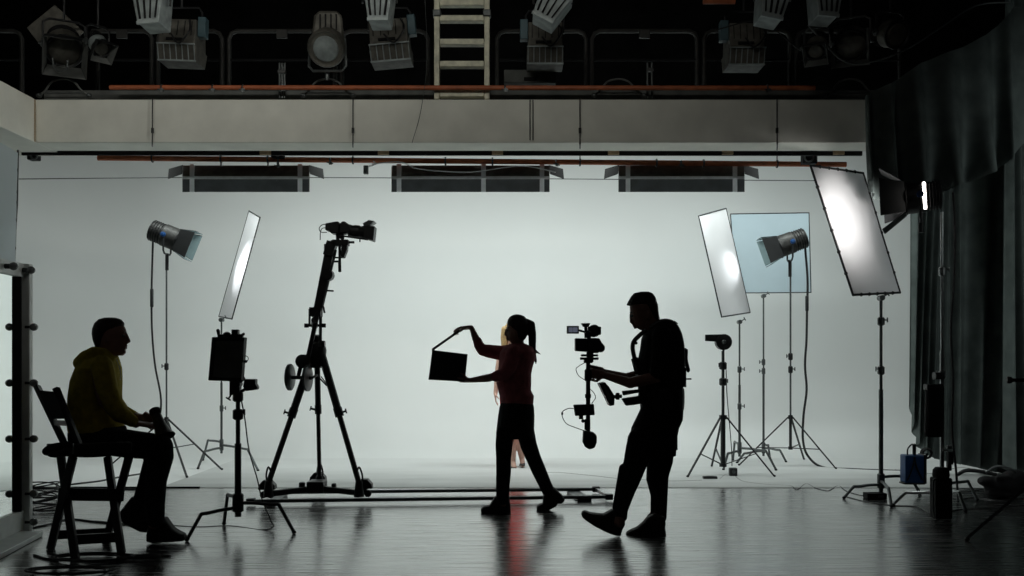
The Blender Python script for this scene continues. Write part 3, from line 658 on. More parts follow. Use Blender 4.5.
mb = MB(); shoe(mb, Y, [(581.2, 514), (582.2, 511.6), (585, 510.6), (590, 512.4), (597, 513.2), (604, 513.6), (608.5, 511.2), (612, 509), (622, 513), (624.6, 519), (624.8, 524), (621.8, 530), (620.2, 535.8), (617.6, 535.8), (611, 533.8), (603, 530.4), (594, 525.6), (586, 520.4), (582.2, 517)], .115, -.05)
mb.build('shoe', 'shoe', man, voxel=.006, relax=2)
mb = MB(); shoe(mb, Y, [(626, 534.5), (626.8, 532), (631, 529.6), (637, 527), (643, 522), (647, 517), (655, 513), (664.4, 516.5), (665.3, 523), (664.8, 528), (666, 535.6), (664.5, 537.2), (655, 537.2), (649, 536.4), (640, 537.2), (630, 537.4), (626.6, 536.6)], .1, .03)
mb.build('shoe', 'shoe', man, voxel=.006, relax=2)

# ---------------- woman with the clapperboard
Y = 7.97
wo = thing('person', P(500, 513, Y), 'woman in a dark red shirt and black trousers striding and holding up a clapperboard', 'person')
wo['_loc'] = tuple(wo.location)
mb = MB()
head(mb, Y, [(317, 512, 522, .04), (320, 508.5, 525.5, .062), (325, 507, 527, .074), (330, 506.3, 527, .077), (335, 506.8, 526, .073), (339, 508, 524.5, .065), (342, 510, 523, .055), (344, 512, 521, .04)],
     ((506.6, 329), (505.4, 334.5), (507.4, 336.2)), ((507.2, 338.4), (507.8, 340)), (516, 333), .073)
limb(mb, Y, [(517, 336, 0, .052), (518, 348, 0, .055), (518, 358, 0, .08)])
sil(mb, Y, [(348, 509, 528, .14), (356, 504, 533, .17), (372, 503, 529, .14), (390, 504, 528, .12), (402, 504, 530, .14), (415, 503, 532, .16), (425, 506, 528, .13)])
limb(mb, Y, [(513, 352, .15, .045), (499, 353, .12, .042), (482.5, 350.5, .06, .037), (476, 339, .03, .033), (471.5, 327.5, 0, .020)])
limb(mb, Y, [(515, 352, -.15, .045), (508, 373, -.17, .034), (488, 378, -.10, .034), (470.5, 380.2, -.02, .021)])
hand(mb, P(470.5, 327.2, Y), (-1, .05, -.12), (0, -.3, -1), .95, (.35, .45, .55, .6), 1)
hand(mb, P(470, 380.2, Y-.03), (-1, .12, .02), (0, .6, 1), .95, (.35, .4, .4, .5), -1)
limb(mb, Y, [(511, 420, -.08, .07), (503, 460, -.08, .045), (503, 503, -.08, .033)])
limb(mb, Y, [(523, 420, .08, .07), (534, 458, .09, .045), (547, 495, .1, .033)])
mb.build('body', 'skin', wo, voxel=VX, relax=2)
mb = MB()
sil(mb, Y, [(314.3, 515.5, 518.8, .014), (314.9, 513.2, 521, .034), (316.3, 510.2, 524.4, .056), (319.5, 507.8, 527.4, .075), (324, 506.8, 529, .083), (329, 508.5, 528.8, .084), (334, 511, 527.8, .08), (338.5, 515, 525.8, .066), (341, 517, 523.5, .04)])
limb(mb, Y, [(527, 322, 0, .028), (531, 324.5, 0, .034), (532.2, 334, 0, .034), (532.3, 345, 0, .031), (533, 353, 0, .026), (535.5, 360, 0, .012), (536, 364, 0, .004)])
limb(mb, Y, [(533, 350, .01, .022), (537, 352, .01, .010), (541, 354.6, .01, .003)])
mb.build('hair', 'hair', wo, voxel=.0055, relax=1)
face_bits(wo, Y, (508.0, 330.5), (507.2, 327.6), -1)
mb = MB()
sil(mb, Y, [(343.5, 510, 525, .09), (347, 504, 533, .15), (352, 500, 535.6, .185), (358, 499, 535.8, .185), (366, 498.5, 533, .16), (374, 497.5, 531.4, .15), (383, 496.2, 531.4, .145), (390, 498, 531, .145), (396, 499.6, 534, .15), (401, 500, 533.6, .155), (404.5, 501, 533.4, .15)])
limb(mb, Y, [(513, 352, .15, .068), (501, 353, .13, .064), (490, 351.4, .08, .058), (482.6, 350, .055, .050), (479, 345.5, .04, .043), (477.5, 341, .035, .039)])
limb(mb, Y, [(514, 353, -.15, .066), (509, 367, -.17, .062), (505, 373.5, -.165, .055), (496, 376.4, -.13, .046)])
mb.build('shirt', 'maroon', wo, voxel=.007, relax=2)
mb = MB()
sil(mb, Y, [(401, 501, 532.5, .15), (407, 499.4, 534, .16), (416, 498, 534.6, .175), (426, 496.8, 534.3, .18), (433, 496, 534, .17), (438, 496, 534, .15)])
limb(mb, Y, [(505.5, 432, -.08, .078), (504, 445, -.08, .072), (503.6, 458, -.08, .064), (503.6, 472, -.08, .063), (502.8, 486, -.08, .058), (502.6, 499, -.08, .055)])
limb(mb, Y, [(525, 430, .08, .080), (528.5, 445, .09, .072), (533.5, 458, .095, .064), (539, 471, .1, .062), (545, 484, .1, .056), (549.6, 494, .1, .054)])
mb.build('trousers', 'blackcloth', wo, voxel=.007, relax=3)
mb = MB(); shoe(mb, Y, [(480.6, 511), (481, 508.4), (484.5, 505.8), (489.5, 505.2), (492, 501), (495, 496), (509, 496), (510.4, 505), (511, 512.9), (500.6, 513.2), (500, 511), (498.6, 513.2), (486, 513.2), (481.6, 512.9)], .095, -.04)
mb.build('boot', 'shoe', wo, voxel=.0055, relax=2)
mb = MB(); shoe(mb, Y, [(536.8, 510.6), (536.4, 507), (538.6, 504.4), (542.6, 503), (543, 497), (545, 490), (554, 487), (558.5, 491.5), (562, 494.6), (565, 499.6), (562.6, 503), (557.4, 503.6), (556.4, 506), (550.6, 509), (545, 512), (539, 512.6)], .095, .1)
mb.build('boot', 'shoe', wo, voxel=.0055, relax=2)
# clapperboard
Yc = 7.93
cl = thing('clapperboard', P(449, 382, Yc), 'black clapperboard with raised stick held out by the woman in red', 'clapperboard')
MB().prism([P(432.4, 350.4, Yc), P(467.6, 354.4, Yc), P(464.8, 381.8, Yc), P(428.6, 379.7, Yc)], (.003, .012, 0)).build('board', 'black', cl, bevel=.002)
MB().prism([P(432, 348.2, Yc), P(434, 350.2, Yc), P(467.6, 354.2, Yc), P(467.6, 356, Yc), P(432, 352.6, Yc)], (0, .02, 0)).build('lower_stick', 'black', cl)
st = MB().bar(P(433, 349.3, Yc), P(459.8, 330.4, Yc), .02, .022, (0, 1, 0)).build('clap_stick', 'black', cl, bevel=.002)
MB().cone(P(433.2, 349.6, Yc-.016), P(433.2, 349.6, Yc+.016), .012).build('hinge', 'dull', cl)
mb = MB()
for k, v in enumerate((360, 366, 372)): mb.bar(P(433.5-k*.6, v, Yc-.0085), P(464-k*.6, v+2.6, Yc-.0085), .0015, .002, (0, 1, 0))
for u in (443, 454): mb.bar(P(u, 361, Yc-.0085), P(u-1, 373, Yc-.0085), .0015, .002, (0, 1, 0))
mb.build('line', 'dull', cl)

# ---------------- woman in red behind
Y = 11.2
wr = thing('person', P(516, 468, Y), 'blonde woman in a red dress mostly hidden behind the woman with the clapperboard', 'person')
wr['_loc'] = tuple(wr.location)
mb = MB()
mb.ell(P(512, 332, Y), (.078, .09, .115)); mb.ell(P(512, 337, Y-.03), (.06, .065, .085)); mb.cap(P(512, 334, Y-.10), P(512, 336.5, Y-.112), .009, .012, 8)
mb.ell(P(512, 339.6, Y-.093), (.024, .01, .007))
for s in (-1, 1): mb.ell(P(512, 333, Y)+Vector((s*.078, 0, 0)), (.009, .017, .03))
limb(mb, Y, [(512, 338, 0, .048), (512, 350, 0, .048)])
sil(mb, Y, [(346, 505, 519, .05), (349, 501, 524, .08), (360, 502, 523, .10), (385, 503, 521, .08), (398, 500, 524, .10), (410, 501, 523, .10)])
limb(mb, Y, [(501.5, 350, 0, .045), (497.5, 374, -.01, .036), (495.4, 394, -.06, .024)])
limb(mb, Y, [(522.5, 350, 0, .045), (526, 374, -.01, .036), (526, 394, -.06, .024)])
hand(mb, P(495.2, 393, Y-.06), (0.05, -.2, -1), (1, 0, .1), .92, (.2, .25, .3, .35), 1)
hand(mb, P(526, 393, Y-.06), (-0.05, -.2, -1), (-1, 0, .1), .92, (.2, .25, .3, .35), -1)
limb(mb, Y, [(507, 400, 0, .08), (510, 432, 0, .056), (512.2, 446, .02, .052), (513, 462, 0, .032), (514.5, 467.6, -.06, .028)])
limb(mb, Y, [(517, 400, 0, .08), (519, 432, .02, .056), (520, 445, .05, .052), (522, 459, .03, .032), (522.5, 465, -.03, .028)])
mb.build('body', 'skinfair', wr, voxel=.008, relax=2)
mb = MB()
mb.ell(P(512, 329.5, Y+.02), (.092, .1, .1))
for u, k in ((503.5, 1), (505.5, 1), (519, 1), (520.6, 1)): limb(mb, Y, [(u+(1 if u < 512 else -1), 329, .02, .038), (u, 338, .02, .036), (u, 350, .0, .022)])
mb.ell(P(512, 340, Y+.06), (.09, .05, .15))
mb.build('hair', 'blonde', wr, voxel=.008, relax=1)
mb = MB()
sil(mb, Y, [(351, 503, 521, .085), (356, 501, 523.4, .105), (366, 501.2, 523, .12), (382, 502.4, 522, .10), (396, 499.5, 525, .125), (412, 500.5, 525, .13), (428, 503, 526, .12), (437, 505, 526.6, .11)])
limb(mb, Y, [(505, 352, 0, .03), (506.6, 345.6, .01, .02)]); limb(mb, Y, [(519, 352, 0, .03), (517.4, 345.6, .01, .02)])
mb.build('dress', 'red', wr, voxel=.008, relax=3)
for u, v, d in ((514, 468.4, 0), (522.6, 465.0, .35)):
    yy = Y; mb = MB()
    mb.loft([[P(u-3.4, v+.8, yy-.15), P(u+2.4, v+.8, yy-.15), P(u+2.4, v+.1, yy-.15), P(u-3.4, v+.1, yy-.15)], [P(u-2.5, v-1, yy+.04), P(u+2.5, v-1, yy+.04), P(u+2.2, v-3, yy+.04), P(u-2.2, v-3, yy+.04)], [P(u-2.2, v-1, yy+.1), P(u+2.2, v-1, yy+.1), P(u+2, v-5, yy+.1), P(u-2, v-5, yy+.1)]])
    mb.cone(P(u, v-2, yy+.08), P(u, v+.2, yy+.08), .012, .006); mb.build('high_heel', 'shoe', wr)

# ---------------- seated man
Y = 6.62
se = thing('person', P(120, 541, Y), 'man in a dark yellow hoodie sitting sideways on a tall folding chair', 'person')
se['_loc'] = tuple(se.location)
mb = MB()
head(mb, Y, [(320, 102, 117, .045), (323, 97, 122, .066), (328, 94, 125, .076), (333, 93.2, 126.6, .079), (338, 94, 126, .078), (343, 96, 125.8, .072), (348, 99.5, 125.4, .066), (352, 104, 125, .06), (355.6, 112, 122.6, .044)],
     ((126.2, 334), (128.8, 341.2), (126.4, 343)), ((126, 345.6), (125.6, 348)), (107, 338), .078)
mb.ell(P(122.6, 352, Y), (.022, .03, .02))
limb(mb, Y, [(105, 342, 0, .06), (102, 360, 0, .066)])
sil(mb, Y, [(358, 88, 114, .14), (370, 82, 116, .18), (395, 78, 115, .16), (420, 78, 116, .16), (445, 80, 120, .17)])
limb(mb, Y, [(99, 368, -.19, .055), (104, 400, -.22, .045), (118, 416, -.22, .04), (136, 424, -.15, .028)])
limb(mb, Y, [(99, 368, .19, .055), (112, 405, .22, .045), (130, 416, .14, .037), (143, 418, .03, .026)])
hand(mb, P(138, 423.5, Y-.15), (1, .35, -.18), (0, .3, -1), 1.0, (.3, .3, .35, .4), 1)
hand(mb, P(142, 418, Y+.03), (1, -.15, .02), (0, -.9, -.4), 1.0, (.7, .75, .8, .85), -1)
limb(mb, Y, [(98, 442, -.1, .085), (162, 446, -.12, .06), (154, 490, -.10, .045), (154, 524, -.10, .038)])
limb(mb, Y, [(98, 442, .1, .085), (158, 448, .14, .06), (146, 485, .12, .045), (136, 508, .10, .038)])
mb.build('body', 'skin', se, voxel=VX, relax=2)
mb = MB()
sil(mb, Y, [(317.6, 105, 115, .03), (319.2, 99, 120.6, .058), (323, 95, 124, .074), (328.6, 92.8, 123.4, .083), (334, 92.6, 116, .085), (340, 94, 110, .083), (345, 96, 106, .074), (348, 98, 104, .06)])
mb.build('hair', 'hair', se, voxel=.006, relax=1)
face_bits(se, Y, (123.6, 335.8), (125.6, 332.2), 1)
mb = MB()
sil(mb, Y, [(352, 100, 114, .085), (356, 93, 116.6, .12), (361, 86, 117, .18), (368, 79, 118.6, .215), (380, 73.6, 119.8, .215), (395, 70.4, 120, .20), (410, 69.2, 121, .19), (422, 69, 122, .195), (430, 70, 124, .2), (436, 72, 122, .18)])
limb(mb, Y, [(102, 366, -.19, .075), (107, 388, -.22, .070), (113, 404, -.23, .064), (120, 413, -.22, .056), (132, 421, -.17, .043)])
limb(mb, Y, [(102, 366, .19, .075), (114, 402, .22, .062), (122, 412, .19, .055), (134, 417, .10, .042)])
limb(mb, Y, [(111, 358, -.04, .03), (104, 353.5, -.08, .038), (94, 352.5, -.11, .042), (85, 358, -.1, .048), (81, 362.5, -.06, .05), (80.4, 363, .04, .05), (86, 357, .1, .048), (97, 352, .11, .04), (111, 358, .05, .03)])
mb.cap(P(93, 357, Y-.05), P(93, 357, Y+.05), .06)
mb.build('hoodie', 'yellow', se, voxel=.007, relax=3)
MB().tube([P(116.4, 359, Y-.05), P(119, 366, Y-.07), P(120.6, 374, Y-.08), (P(120.4, 380, Y-.08))], .003, 6, 4).build('drawstring', 'white', se)
mb = MB()
sil(mb, Y, [(426, 71, 124, .19), (434, 70, 126, .2), (444, 71, 122, .2), (455, 76, 118, .18)])
limb(mb, Y, [(100, 440, -.1, .10), (130, 444, -.12, .098), (160, 447, -.13, .088), (161, 456, -.12, .085), (156, 480, -.11, .073), (155, 505, -.11, .066), (155.5, 519, -.10, .062)])
limb(mb, Y, [(100, 440, .1, .10), (130, 444, .13, .098), (157, 448, .14, .085), (155, 462, .14, .08), (148, 485, .12, .072), (141, 502, .1, .060)])
mb.build('trousers', 'blackcloth', se, voxel=.007, relax=3)
mb = MB(); shoe(mb, Y, [(147.6, 541), (147.6, 534), (149.6, 524), (152, 517), (166, 517), (169.6, 522), (174, 528), (180, 531.6), (185, 534), (186.4, 537.6), (184, 540.6), (170, 541.8), (152, 542.6)], .105, .02)
mb.build('shoe', 'shoe', se, voxel=.006, relax=2)
mb = MB(); shoe(mb, Y, [(119.6, 516), (121.6, 510.6), (127.6, 503), (133, 496), (146, 500), (148.6, 510), (150.6, 520), (151, 528), (147.6, 532), (141.6, 531.6), (134, 527.6), (124, 522.4)], .105, .09)
mb.build('shoe', 'shoe', se, voxel=.006, relax=2)
# megaphone held on the knee
t = thing('megaphone', P(163, 432, Y-.12), 'dark flared megaphone held on the knee by the seated man', 'megaphone')
A = P(154.5, 410, Y-.06); B = P(166, 441, Y-.14)
d = (B-A)
MB().lathe(A+d*.16, d, [(0, .032), (.05, .036), (.10, .045), (.15, .058), (.17, .072), (.176, .074), (.174, .066), (.13, .04)], 24).build('bell', 'black', t)
MB().lathe(A-d*.05, d, [(0, .022), (.008, .036), (.03, .040), (.045, .036), (.05, .028)], 20).build('mouthpiece', 'blackmatte', t)

# ---------------- tall folding chair
t = thing('director_chair', P(85, 548, 6.4), 'tall black folding chair with slung back under the man in the yellow hoodie', 'chair')
lg = {'A': ((75.5, 561, 6.08), (61, 457, 6.48)), 'C': ((50.5, 549, 6.44), (73, 457, 6.14)), 'B': ((121.5, 553, 6.3), (107.5, 457, 6.66)), 'D': ((106, 542, 6.68), (129, 457, 6.34))}
for k in 'ACBD':
    (a, b) = lg[k]; a = P(*a); b = P(*b); a.z = 0.0
    MB().bar(a, b, .05, .034, (0, 1, 0)).build('leg', 'black', t, bevel=.004)
mb = MB(); q = [P(50, 452, 6.52), P(75, 452, 6.08), P(131, 451, 6.3), P(112, 451, 6.74)]
mb.prism(q, (0, 0, .06)); mb.build('seat', 'blackcloth', t, bevel=.02)
for a, b in (((47, 449, 6.5), (112, 447, 6.74)), ((73, 449, 6.08), (131, 447, 6.3))): MB().bar(P(*a), P(*b), .055, .07).build('seat_rail', 'black', t, bevel=.006)
mb = MB(); mb.ell(P(52, 450, 6.3), (.032, .12, .038)); mb.ell(P(57, 447, 6.3), (.04, .15, .028)); mb.ell(P(62, 453, 6.3), (.06, .16, .026)); mb.build('seat_cloth', 'blackcloth', t)
pa, pb = (P(36.8, 386, 6.62), P(66, 447, 6.42)), (P(56, 388, 6.16), P(80, 447, 6.1))
for a, b in (pa, pb): MB().bar(a, b, .034, .045, (0, 1, 0)).build('back_post', 'black', t, bevel=.004)
def lerp(a, b, f): return a+(b-a)*f
MB().prism([lerp(*pa, .07), lerp(*pb, .07), lerp(*pb, .52), lerp(*pa, .55)], (.018, 0, 0)).build('back_sling', 'blackcloth', t, bevel=.004)
MB().bar(lerp(*pa, .61), lerp(*pb, .60), .02, .035).build('back_rung', 'black', t)
MB().bar(P(58, 494, 6.3), P(124, 495, 6.5), .03, .085).build('upper_footrest', 'black', t, bevel=.004)
MB().bar(P(70, 540, 6.22), P(120, 537, 6.38), .03, .065).build('lower_footrest', 'black', t, bevel=.004)
MB().bar(P(54, 535, 6.5), P(110, 532, 6.68), .03, .06).build('lower_footrest', 'black', t, bevel=.004)

# ------------------------------------------------------------------ stabiliser rig
Y = 6.88
t = thing('stabiliser_rig', P(587, 449, Y), 'camera stabiliser post with lower battery and monitor carried by the man in the vest', 'camera rig')
MB().cone(P(588.2, 358, Y), P(588, 432, Y), .016).build('post', 'black', t)
MB().lathe(P(588.2, 369, Y), (0, 0, -1), [(0, .018), (.01, .027), (.08, .027), (.09, .018)], 16).build('gimbal_grip', 'black', t)
MB().box(P(588, 396, Y), (.042, .042, .03)).box(P(588, 361.5, Y), (.06, .06, .025)).build('collar', 'black', t, bevel=.005)
o = MB().prism([P(573.4, 404.6, Y), P(593.8, 404, Y), P(594.6, 415, Y), P(575, 415.8, Y)], (0, .04, 0)).build('receiver_box', 'black', t, bevel=.006)
MB().box(P(581, 417, Y), (.03, .03, .03)).cone(P(583, 421, Y-.03), P(583, 421, Y+.03), .013).build('knob', 'black', t)
MB().loft([[P(584.6, v, Y-.03), P(590.2, v, Y-.03), P(590.4, v, Y+.03), P(584.4, v, Y+.03)] for v in (419, 430)]).build('lower_bracket', 'black', t, bevel=.005)
mb = MB().prism([P(583.2, 430, Y), P(587, 431, Y), P(593, 432, Y), P(596.6, 435, Y), P(596.4, 442, Y), P(594.4, 447.6, Y), P(589, 449.2, Y), P(584.8, 446.6, Y), P(582.6, 442, Y)], (0, .09, 0)); mb.build('battery', 'black', t, bevel=.014)
MB().tube([P(573.6, 408.4, Y), P(568, 408.6, Y), P(562.4, 412, Y), P(562.8, 418, Y), P(567, 424, Y), P(575, 427.4, Y), P(584, 430.6, Y)], .0035, 6, 6).build('cable', 'cable', t)
MB().tube([P(585, 362.6, Y), P(579, 366, Y), P(576, 369.4, Y), P(579, 376, Y), P(586, 380.6, Y)], .003, 6, 4).build('cable', 'cable', t)
MB().tube([P(590, 389, Y), P(594, 393, Y), P(595.4, 398, Y), P(591.6, 403.6, Y)], .003, 6, 4).build('cable', 'cable', t)
MB().ell(P(562.2, 413.6, Y), (.008, .008, .014)).build('plug', 'black', t)
mo = MB().prism([P(598, 383.2, Y-.02), P(604, 382, Y-.02), P(608, 386.5, Y-.02), P(613.6, 395.6, Y-.02), P(613, 404.6, Y-.02), P(608.8, 405.6, Y-.02)], (0, .17, 0)).build('hanging_monitor', 'black', t, bevel=.004)
MB().prism([P(603.4, 384, Y-.107), P(606.4, 387.6, Y-.107), P(611.4, 397.6, Y-.107), P(608.6, 401.6, Y-.107)], (0, .003, 0)).build('side_plate', 'deck', mo)
Ya = 6.9
t = thing('support_arm', P(618, 397, Ya), 'short sprung double-bar arm linking the vest to the stabiliser post', 'support arm')
mb = MB().cone(P(611, 396.8, Ya), P(622, 396.2, Ya), .013).box(P(617.5, 396.2, Ya), (.026, .05, .05)); mb.build('joint', 'black', t, bevel=.004)
MB().prism([P(621.4, 398.6, Ya), P(643, 395, Ya), P(648, 402, Ya), P(634, 404.8, Ya), P(625.6, 405.6, Ya)], (0, .06, 0)).build('lower_bar', 'black', t, bevel=.006)
MB().prism([P(621.8, 391, Ya), P(646, 388.6, Ya), P(646, 392, Ya), P(636, 393, Ya), P(623, 395.4, Ya)], (0, .05, 0)).build('upper_bar', 'black', t, bevel=.004)
# video camera on the rig
t = thing('video_camera', P(590, 357, Y), 'compact black video camera with tiny lit viewfinder on top of the stabiliser post', 'camera')
MB().prism([P(586.4, 338, Y), P(598.6, 338.2, Y), P(601, 342.4, Y), P(604.4, 346.4, Y), P(601.6, 350, Y), P(597, 353.2, Y), P(586.8, 352.6, Y)], (0, .11, 0)).build('body', 'black', t, bevel=.008)
MB().prism([P(575, 338.2, Y), P(586.4, 338.6, Y), P(586.6, 352, Y), P(575, 351, Y)], (0, .12, 0)).build('lens_hood', 'black', t, bevel=.006)
MB().lathe(P(600.5, 348, Y-.06), (0, -1, 0), [(0, .028), (.01, .032), (.02, .02)], 16).build('dial', 'black', t)
mb = MB().lathe(P(594.4, 330.8, Y-.04), (0, 1, 0), [(0, .03), (.012, .045), (.07, .045), (.085, .03)], 22); mb.build('viewfinder_hood', 'black', t)
MB().box(P(594.4, 330.8, Y), (.095, .05, .06)).box(P(588.6, 334, Y), (.035, .04, .06)).build('top_plate', 'black', t, bevel=.008)
MB().prism([P(581.2, 323.4, Y), P(590.2, 323.2, Y), P(588.4, 327, Y), P(583, 327, Y)], (0, .05, 0)).cone(P(585.8, 326, Y), P(586, 338, Y), .012).build('microphone', 'black', t)
MB().cone(P(578, 330, Y), P(588, 332.8, Y), .008).build('screen_arm', 'black', t)
o = MB().box(P(572.8, 329.8, Y), (.088, .02, .056)).build('small_screen', 'black', t, bevel=.004)
MB().box(P(570.6, 329.8, Y-.0115), (.028, .003, .034)).box(P(575.2, 329.8, Y-.0115), (.034, .003, .034)).build('screen_image', 'screen', o)
mb = MB().cone(P(590, 352, Y), P(590, 362, Y), .026).box(P(589.4, 355.4, Y), (.12, .09, .016)).box(P(589.2, 358.6, Y), (.13, .08, .018)).box(P(589.4, 361, Y), (.05, .06, .02)); mb.build('mounting_plate', 'black', t, bevel=.004)
# ------------------------------------------------------------------ stands and lamps on the stage
def knob(mb, p, d=(1, 0, 0), L=.05, r=.006):
    p = Vector(p); d = Vector(d).normalized(); mb.cone(p, p+d*L, r); a, b, _ = basis(d)
    mb.cone(p+d*L-b*.022, p+d*L+b*.022, .006)
def tripod_stand(label, px, vtop, Y, vbot, feet, vhub, vbr, m='black', r=.016, joints=(), group=None, split=.55):
    """tripod light stand: column from vtop to vbot, three legs from the hub out to feet ((px, Yfoot)), braces to a lower collar"""
    base = P(px, 400, Y); base.z = 0
    t = thing('light_stand', base, label, 'stand', group)
    hub = P(px, vhub, Y); low = P(px, vbr, Y)
    MB().cone(P(px, vbot, Y), P(px, vhub-2, Y), r).build('column', m, t)
    MB().cone(P(px, vhub-2, Y), P(px, vtop, Y), r*.62).build('riser', m if m != 'black' else 'dull', t)
    mb = MB().lathe(hub+Vector((0, 0, .02)), (0, 0, -1), [(0, r*1.6), (.045, r*1.6)], 14); mb.build('hub', 'black', t)
    for fx, fy in feet:
        f = Vector(((fx-512)*fy/F, fy, .008)); d = (f-hub); st = hub+Vector((d.x, d.y, 0)).normalized()*r*1.5
        lg = MB().bar(st, f, .022, .014).build('leg', m, t, bevel=.002)
        MB().ell(f+Vector((0, 0, .006)), (.014, .014, .012)).build('rubber_foot', 'blackmatte', lg)
        MB().bar(low, st+(f-st)*split, .016, .010).build('brace', m, t)
    MB().lathe(low+Vector((0, 0, .018)), (0, 0, -1), [(0, r*1.5), (.036, r*1.5)], 14).build('lower_collar', 'black', t)
    for v, s in joints:
        mb = MB().lathe(P(px, v-4, Y), (0, 0, -1), [(0, r*1.0), (.01, r*1.55), (.075, r*1.55), (.085, r)], 14); knob(mb, P(px, v-1, Y), (s, -.3, 0)); mb.build('clamp_collar', 'black', t)
    return t
def c_stand(label, px, vtop, Y, legs, vleg, m='dull', r=.016, joints=(), group=None, zs=None, head=True):
    """turtle-base stand with three bent legs; legs: (foot px, foot Y)"""
    base = P(px, 400, Y); base.z = 0
    t = thing('c_stand', base, label, 'stand', group)
    zl = P(px, vleg, Y).z
    MB().cone((base.x, Y, max(zl-.10, .02)), (base.x, Y, P(px, (vtop+vleg)/2, Y).z), r).build('column', m, t)
    MB().cone((base.x, Y, P(px, (vtop+vleg)/2, Y).z), P(px, vtop, Y), r*.68).build('riser', m, t)
    for k, (fx, fy) in enumerate(legs):
        f = Vector(((fx-512)*fy/F, fy, .012)); z = zl+(k-1)*.035; d = Vector((f.x-base.x, f.y-Y, 0)); L = d.length; d.normalize()
        k1 = Vector((base.x, Y, z)); bend = k1+d*max(L*.72, .1); bend.z = z-.01
        lg = MB().tube([k1, k1+d*(L*.3), bend-d*.05, bend, bend+(f-bend)*.15+Vector((0, 0, .005)), f], .0135, 8, 4).build('leg', m, t)
        MB().ell(f, (.017, .017, .012)).build('foot', 'blackmatte', lg)
    MB().lathe((base.x, Y, zl+.07), (0, 0, -1), [(0, r*1.3), (.01, r*1.7), (.13, r*1.7), (.14, r)], 14).build('leg_collar', m, t)
    for v, s in joints:
        mb = MB().lathe(P(px, v-4, Y), (0, 0, -1), [(0, r), (.01, r*1.6), (.07, r*1.6), (.08, r)], 14); knob(mb, P(px, v-1, Y), (s, -.3, 0), .055); mb.build('clamp_collar', m, t)
    if head:
        mb = MB().lathe(P(px, vtop, Y)+Vector((0, .04, .0)), (0, -1, 0), [(0, .025), (.08, .025)], 14); knob(mb, P(px, vtop, Y), (.8, -.3, .5), .07); mb.build('grip_head', m, t)
    return t
def frame_panel(name, corners, label, cat, cloth, nC, thick=.012, fm='black', clips=0):
    """a rectangular tube frame with stretched cloth; corners TL, TR, BR, BL"""
    c = [Vector(p) for p in corners]; t = thing(name, (c[2]+c[3])/2, label, cat)
    n = (c[1]-c[0]).cross(c[3]-c[0]).normalized()
    cen = sum(c, Vector())/4; g = 12; mb = MB()
    # cloth: slightly rumpled, with thickness
    vs = []; 
    for s in (-.0012, .0012):
        for i in range(g+1):
            for j in range(g+1):
                u, v = i/g, j/g; p = c[0]*(1-u)*(1-v)+c[1]*u*(1-v)+c[2]*u*v+c[3]*(1-u)*v
                e = min(u, 1-u, v, 1-v)*4
                vs.append(p+n*(s+nC*min(1, e)*(math.sin(5*u+3*v)+.5*math.sin(9*v-4*u+1)))*1)
    N = (g+1)*(g+1); fs = []
    for i in range(g):
        for j in range(g):
            a = i*(g+1)+j; b = a+g+1; fs += [(a, a+1, b+1, b), (N+a, N+b, N+b+1, N+a+1)]
    for i in range(g):
        for (a, b) in ((i, i+1), (g*(g+1)+i+1, g*(g+1)+i), ((i+1)*(g+1), i*(g+1)), (i*(g+1)+g, (i+1)*(g+1)+g)): fs.append((a, b, N+b, N+a))
    mb.add(vs, fs).build('cloth', cloth, t)
    mb = MB()
    for k in range(4): mb.cap(c[k], c[(k+1) % 4], thick, thick, 8)
    mb.build('frame', fm, t)
    if clips:
        for k in range(4):
            for f in [i/(clips+1) for i in range(1, clips+1)]: p = c[k]+(c[(k+1) % 4]-c[k])*f; MB().ell(p, (.018, .018, .018), n=8, mrows=5).build('clip', fm, t)
    return t

# left fresnel
YL = 11.2
lc = P(167, 236, YL); ld = Vector((.90, .07, -.36))
fresnel('fresnel_lamp', lc, ld, 'grey fresnel lamp with black barn doors on the tall stand behind the seated man', .135, .34, None, 'lamphouse', None, True, .19, 'lens', .20)
spot('fresnel_beam', lc+ld.normalized()*.16, (.81, .17, -.34), 85, 58, .8, .08, (.93, .97, 1))
tripod_stand('tall tripod light stand behind the seated man, carrying the left fresnel lamp', 166.5, 266, YL, 452, ((222, 10.9), (187, 10.2), (110, 11.3)), 419, 449, joints=((367, -1),), split=.5)
tagm(MB().tube([P(153, 238, YL), P(151.6, 290, YL), P(152, 330, YL), P(155, 365, YL), P(161, 400, YL), P(158, 430, YL), P(156, 461, YL), G(150, 470)], .012, 8, 6).build('cable', 'cable'), 'black power cable hanging from the left fresnel lamp', 'cable')
tagm(MB().cap(P(151.8, 290, YL-.03), P(151.8, 306, YL-.03), .02, .02).build('cable_connector', 'black'), 'black inline connector on the cable of the left fresnel lamp', 'connector')
# left silk panel and its stand
frame_panel('diffusion_panel', [P(249, 211, 11.75), P(260, 217.5, 11.15), P(232, 319, 11.15), P(219, 316.5, 11.75)], 'narrow-looking white panel tilted on a thin stand left of the camera crane', 'diffusion panel', 'silk', .006, .008)
c_stand('thin grey three-legged stand holding the left white panel', 221.5, 320, 11.4, ((198, 11.0), (258, 10.8), (203, 11.9)), 445, 'dull', .014, joints=((409, 1),))
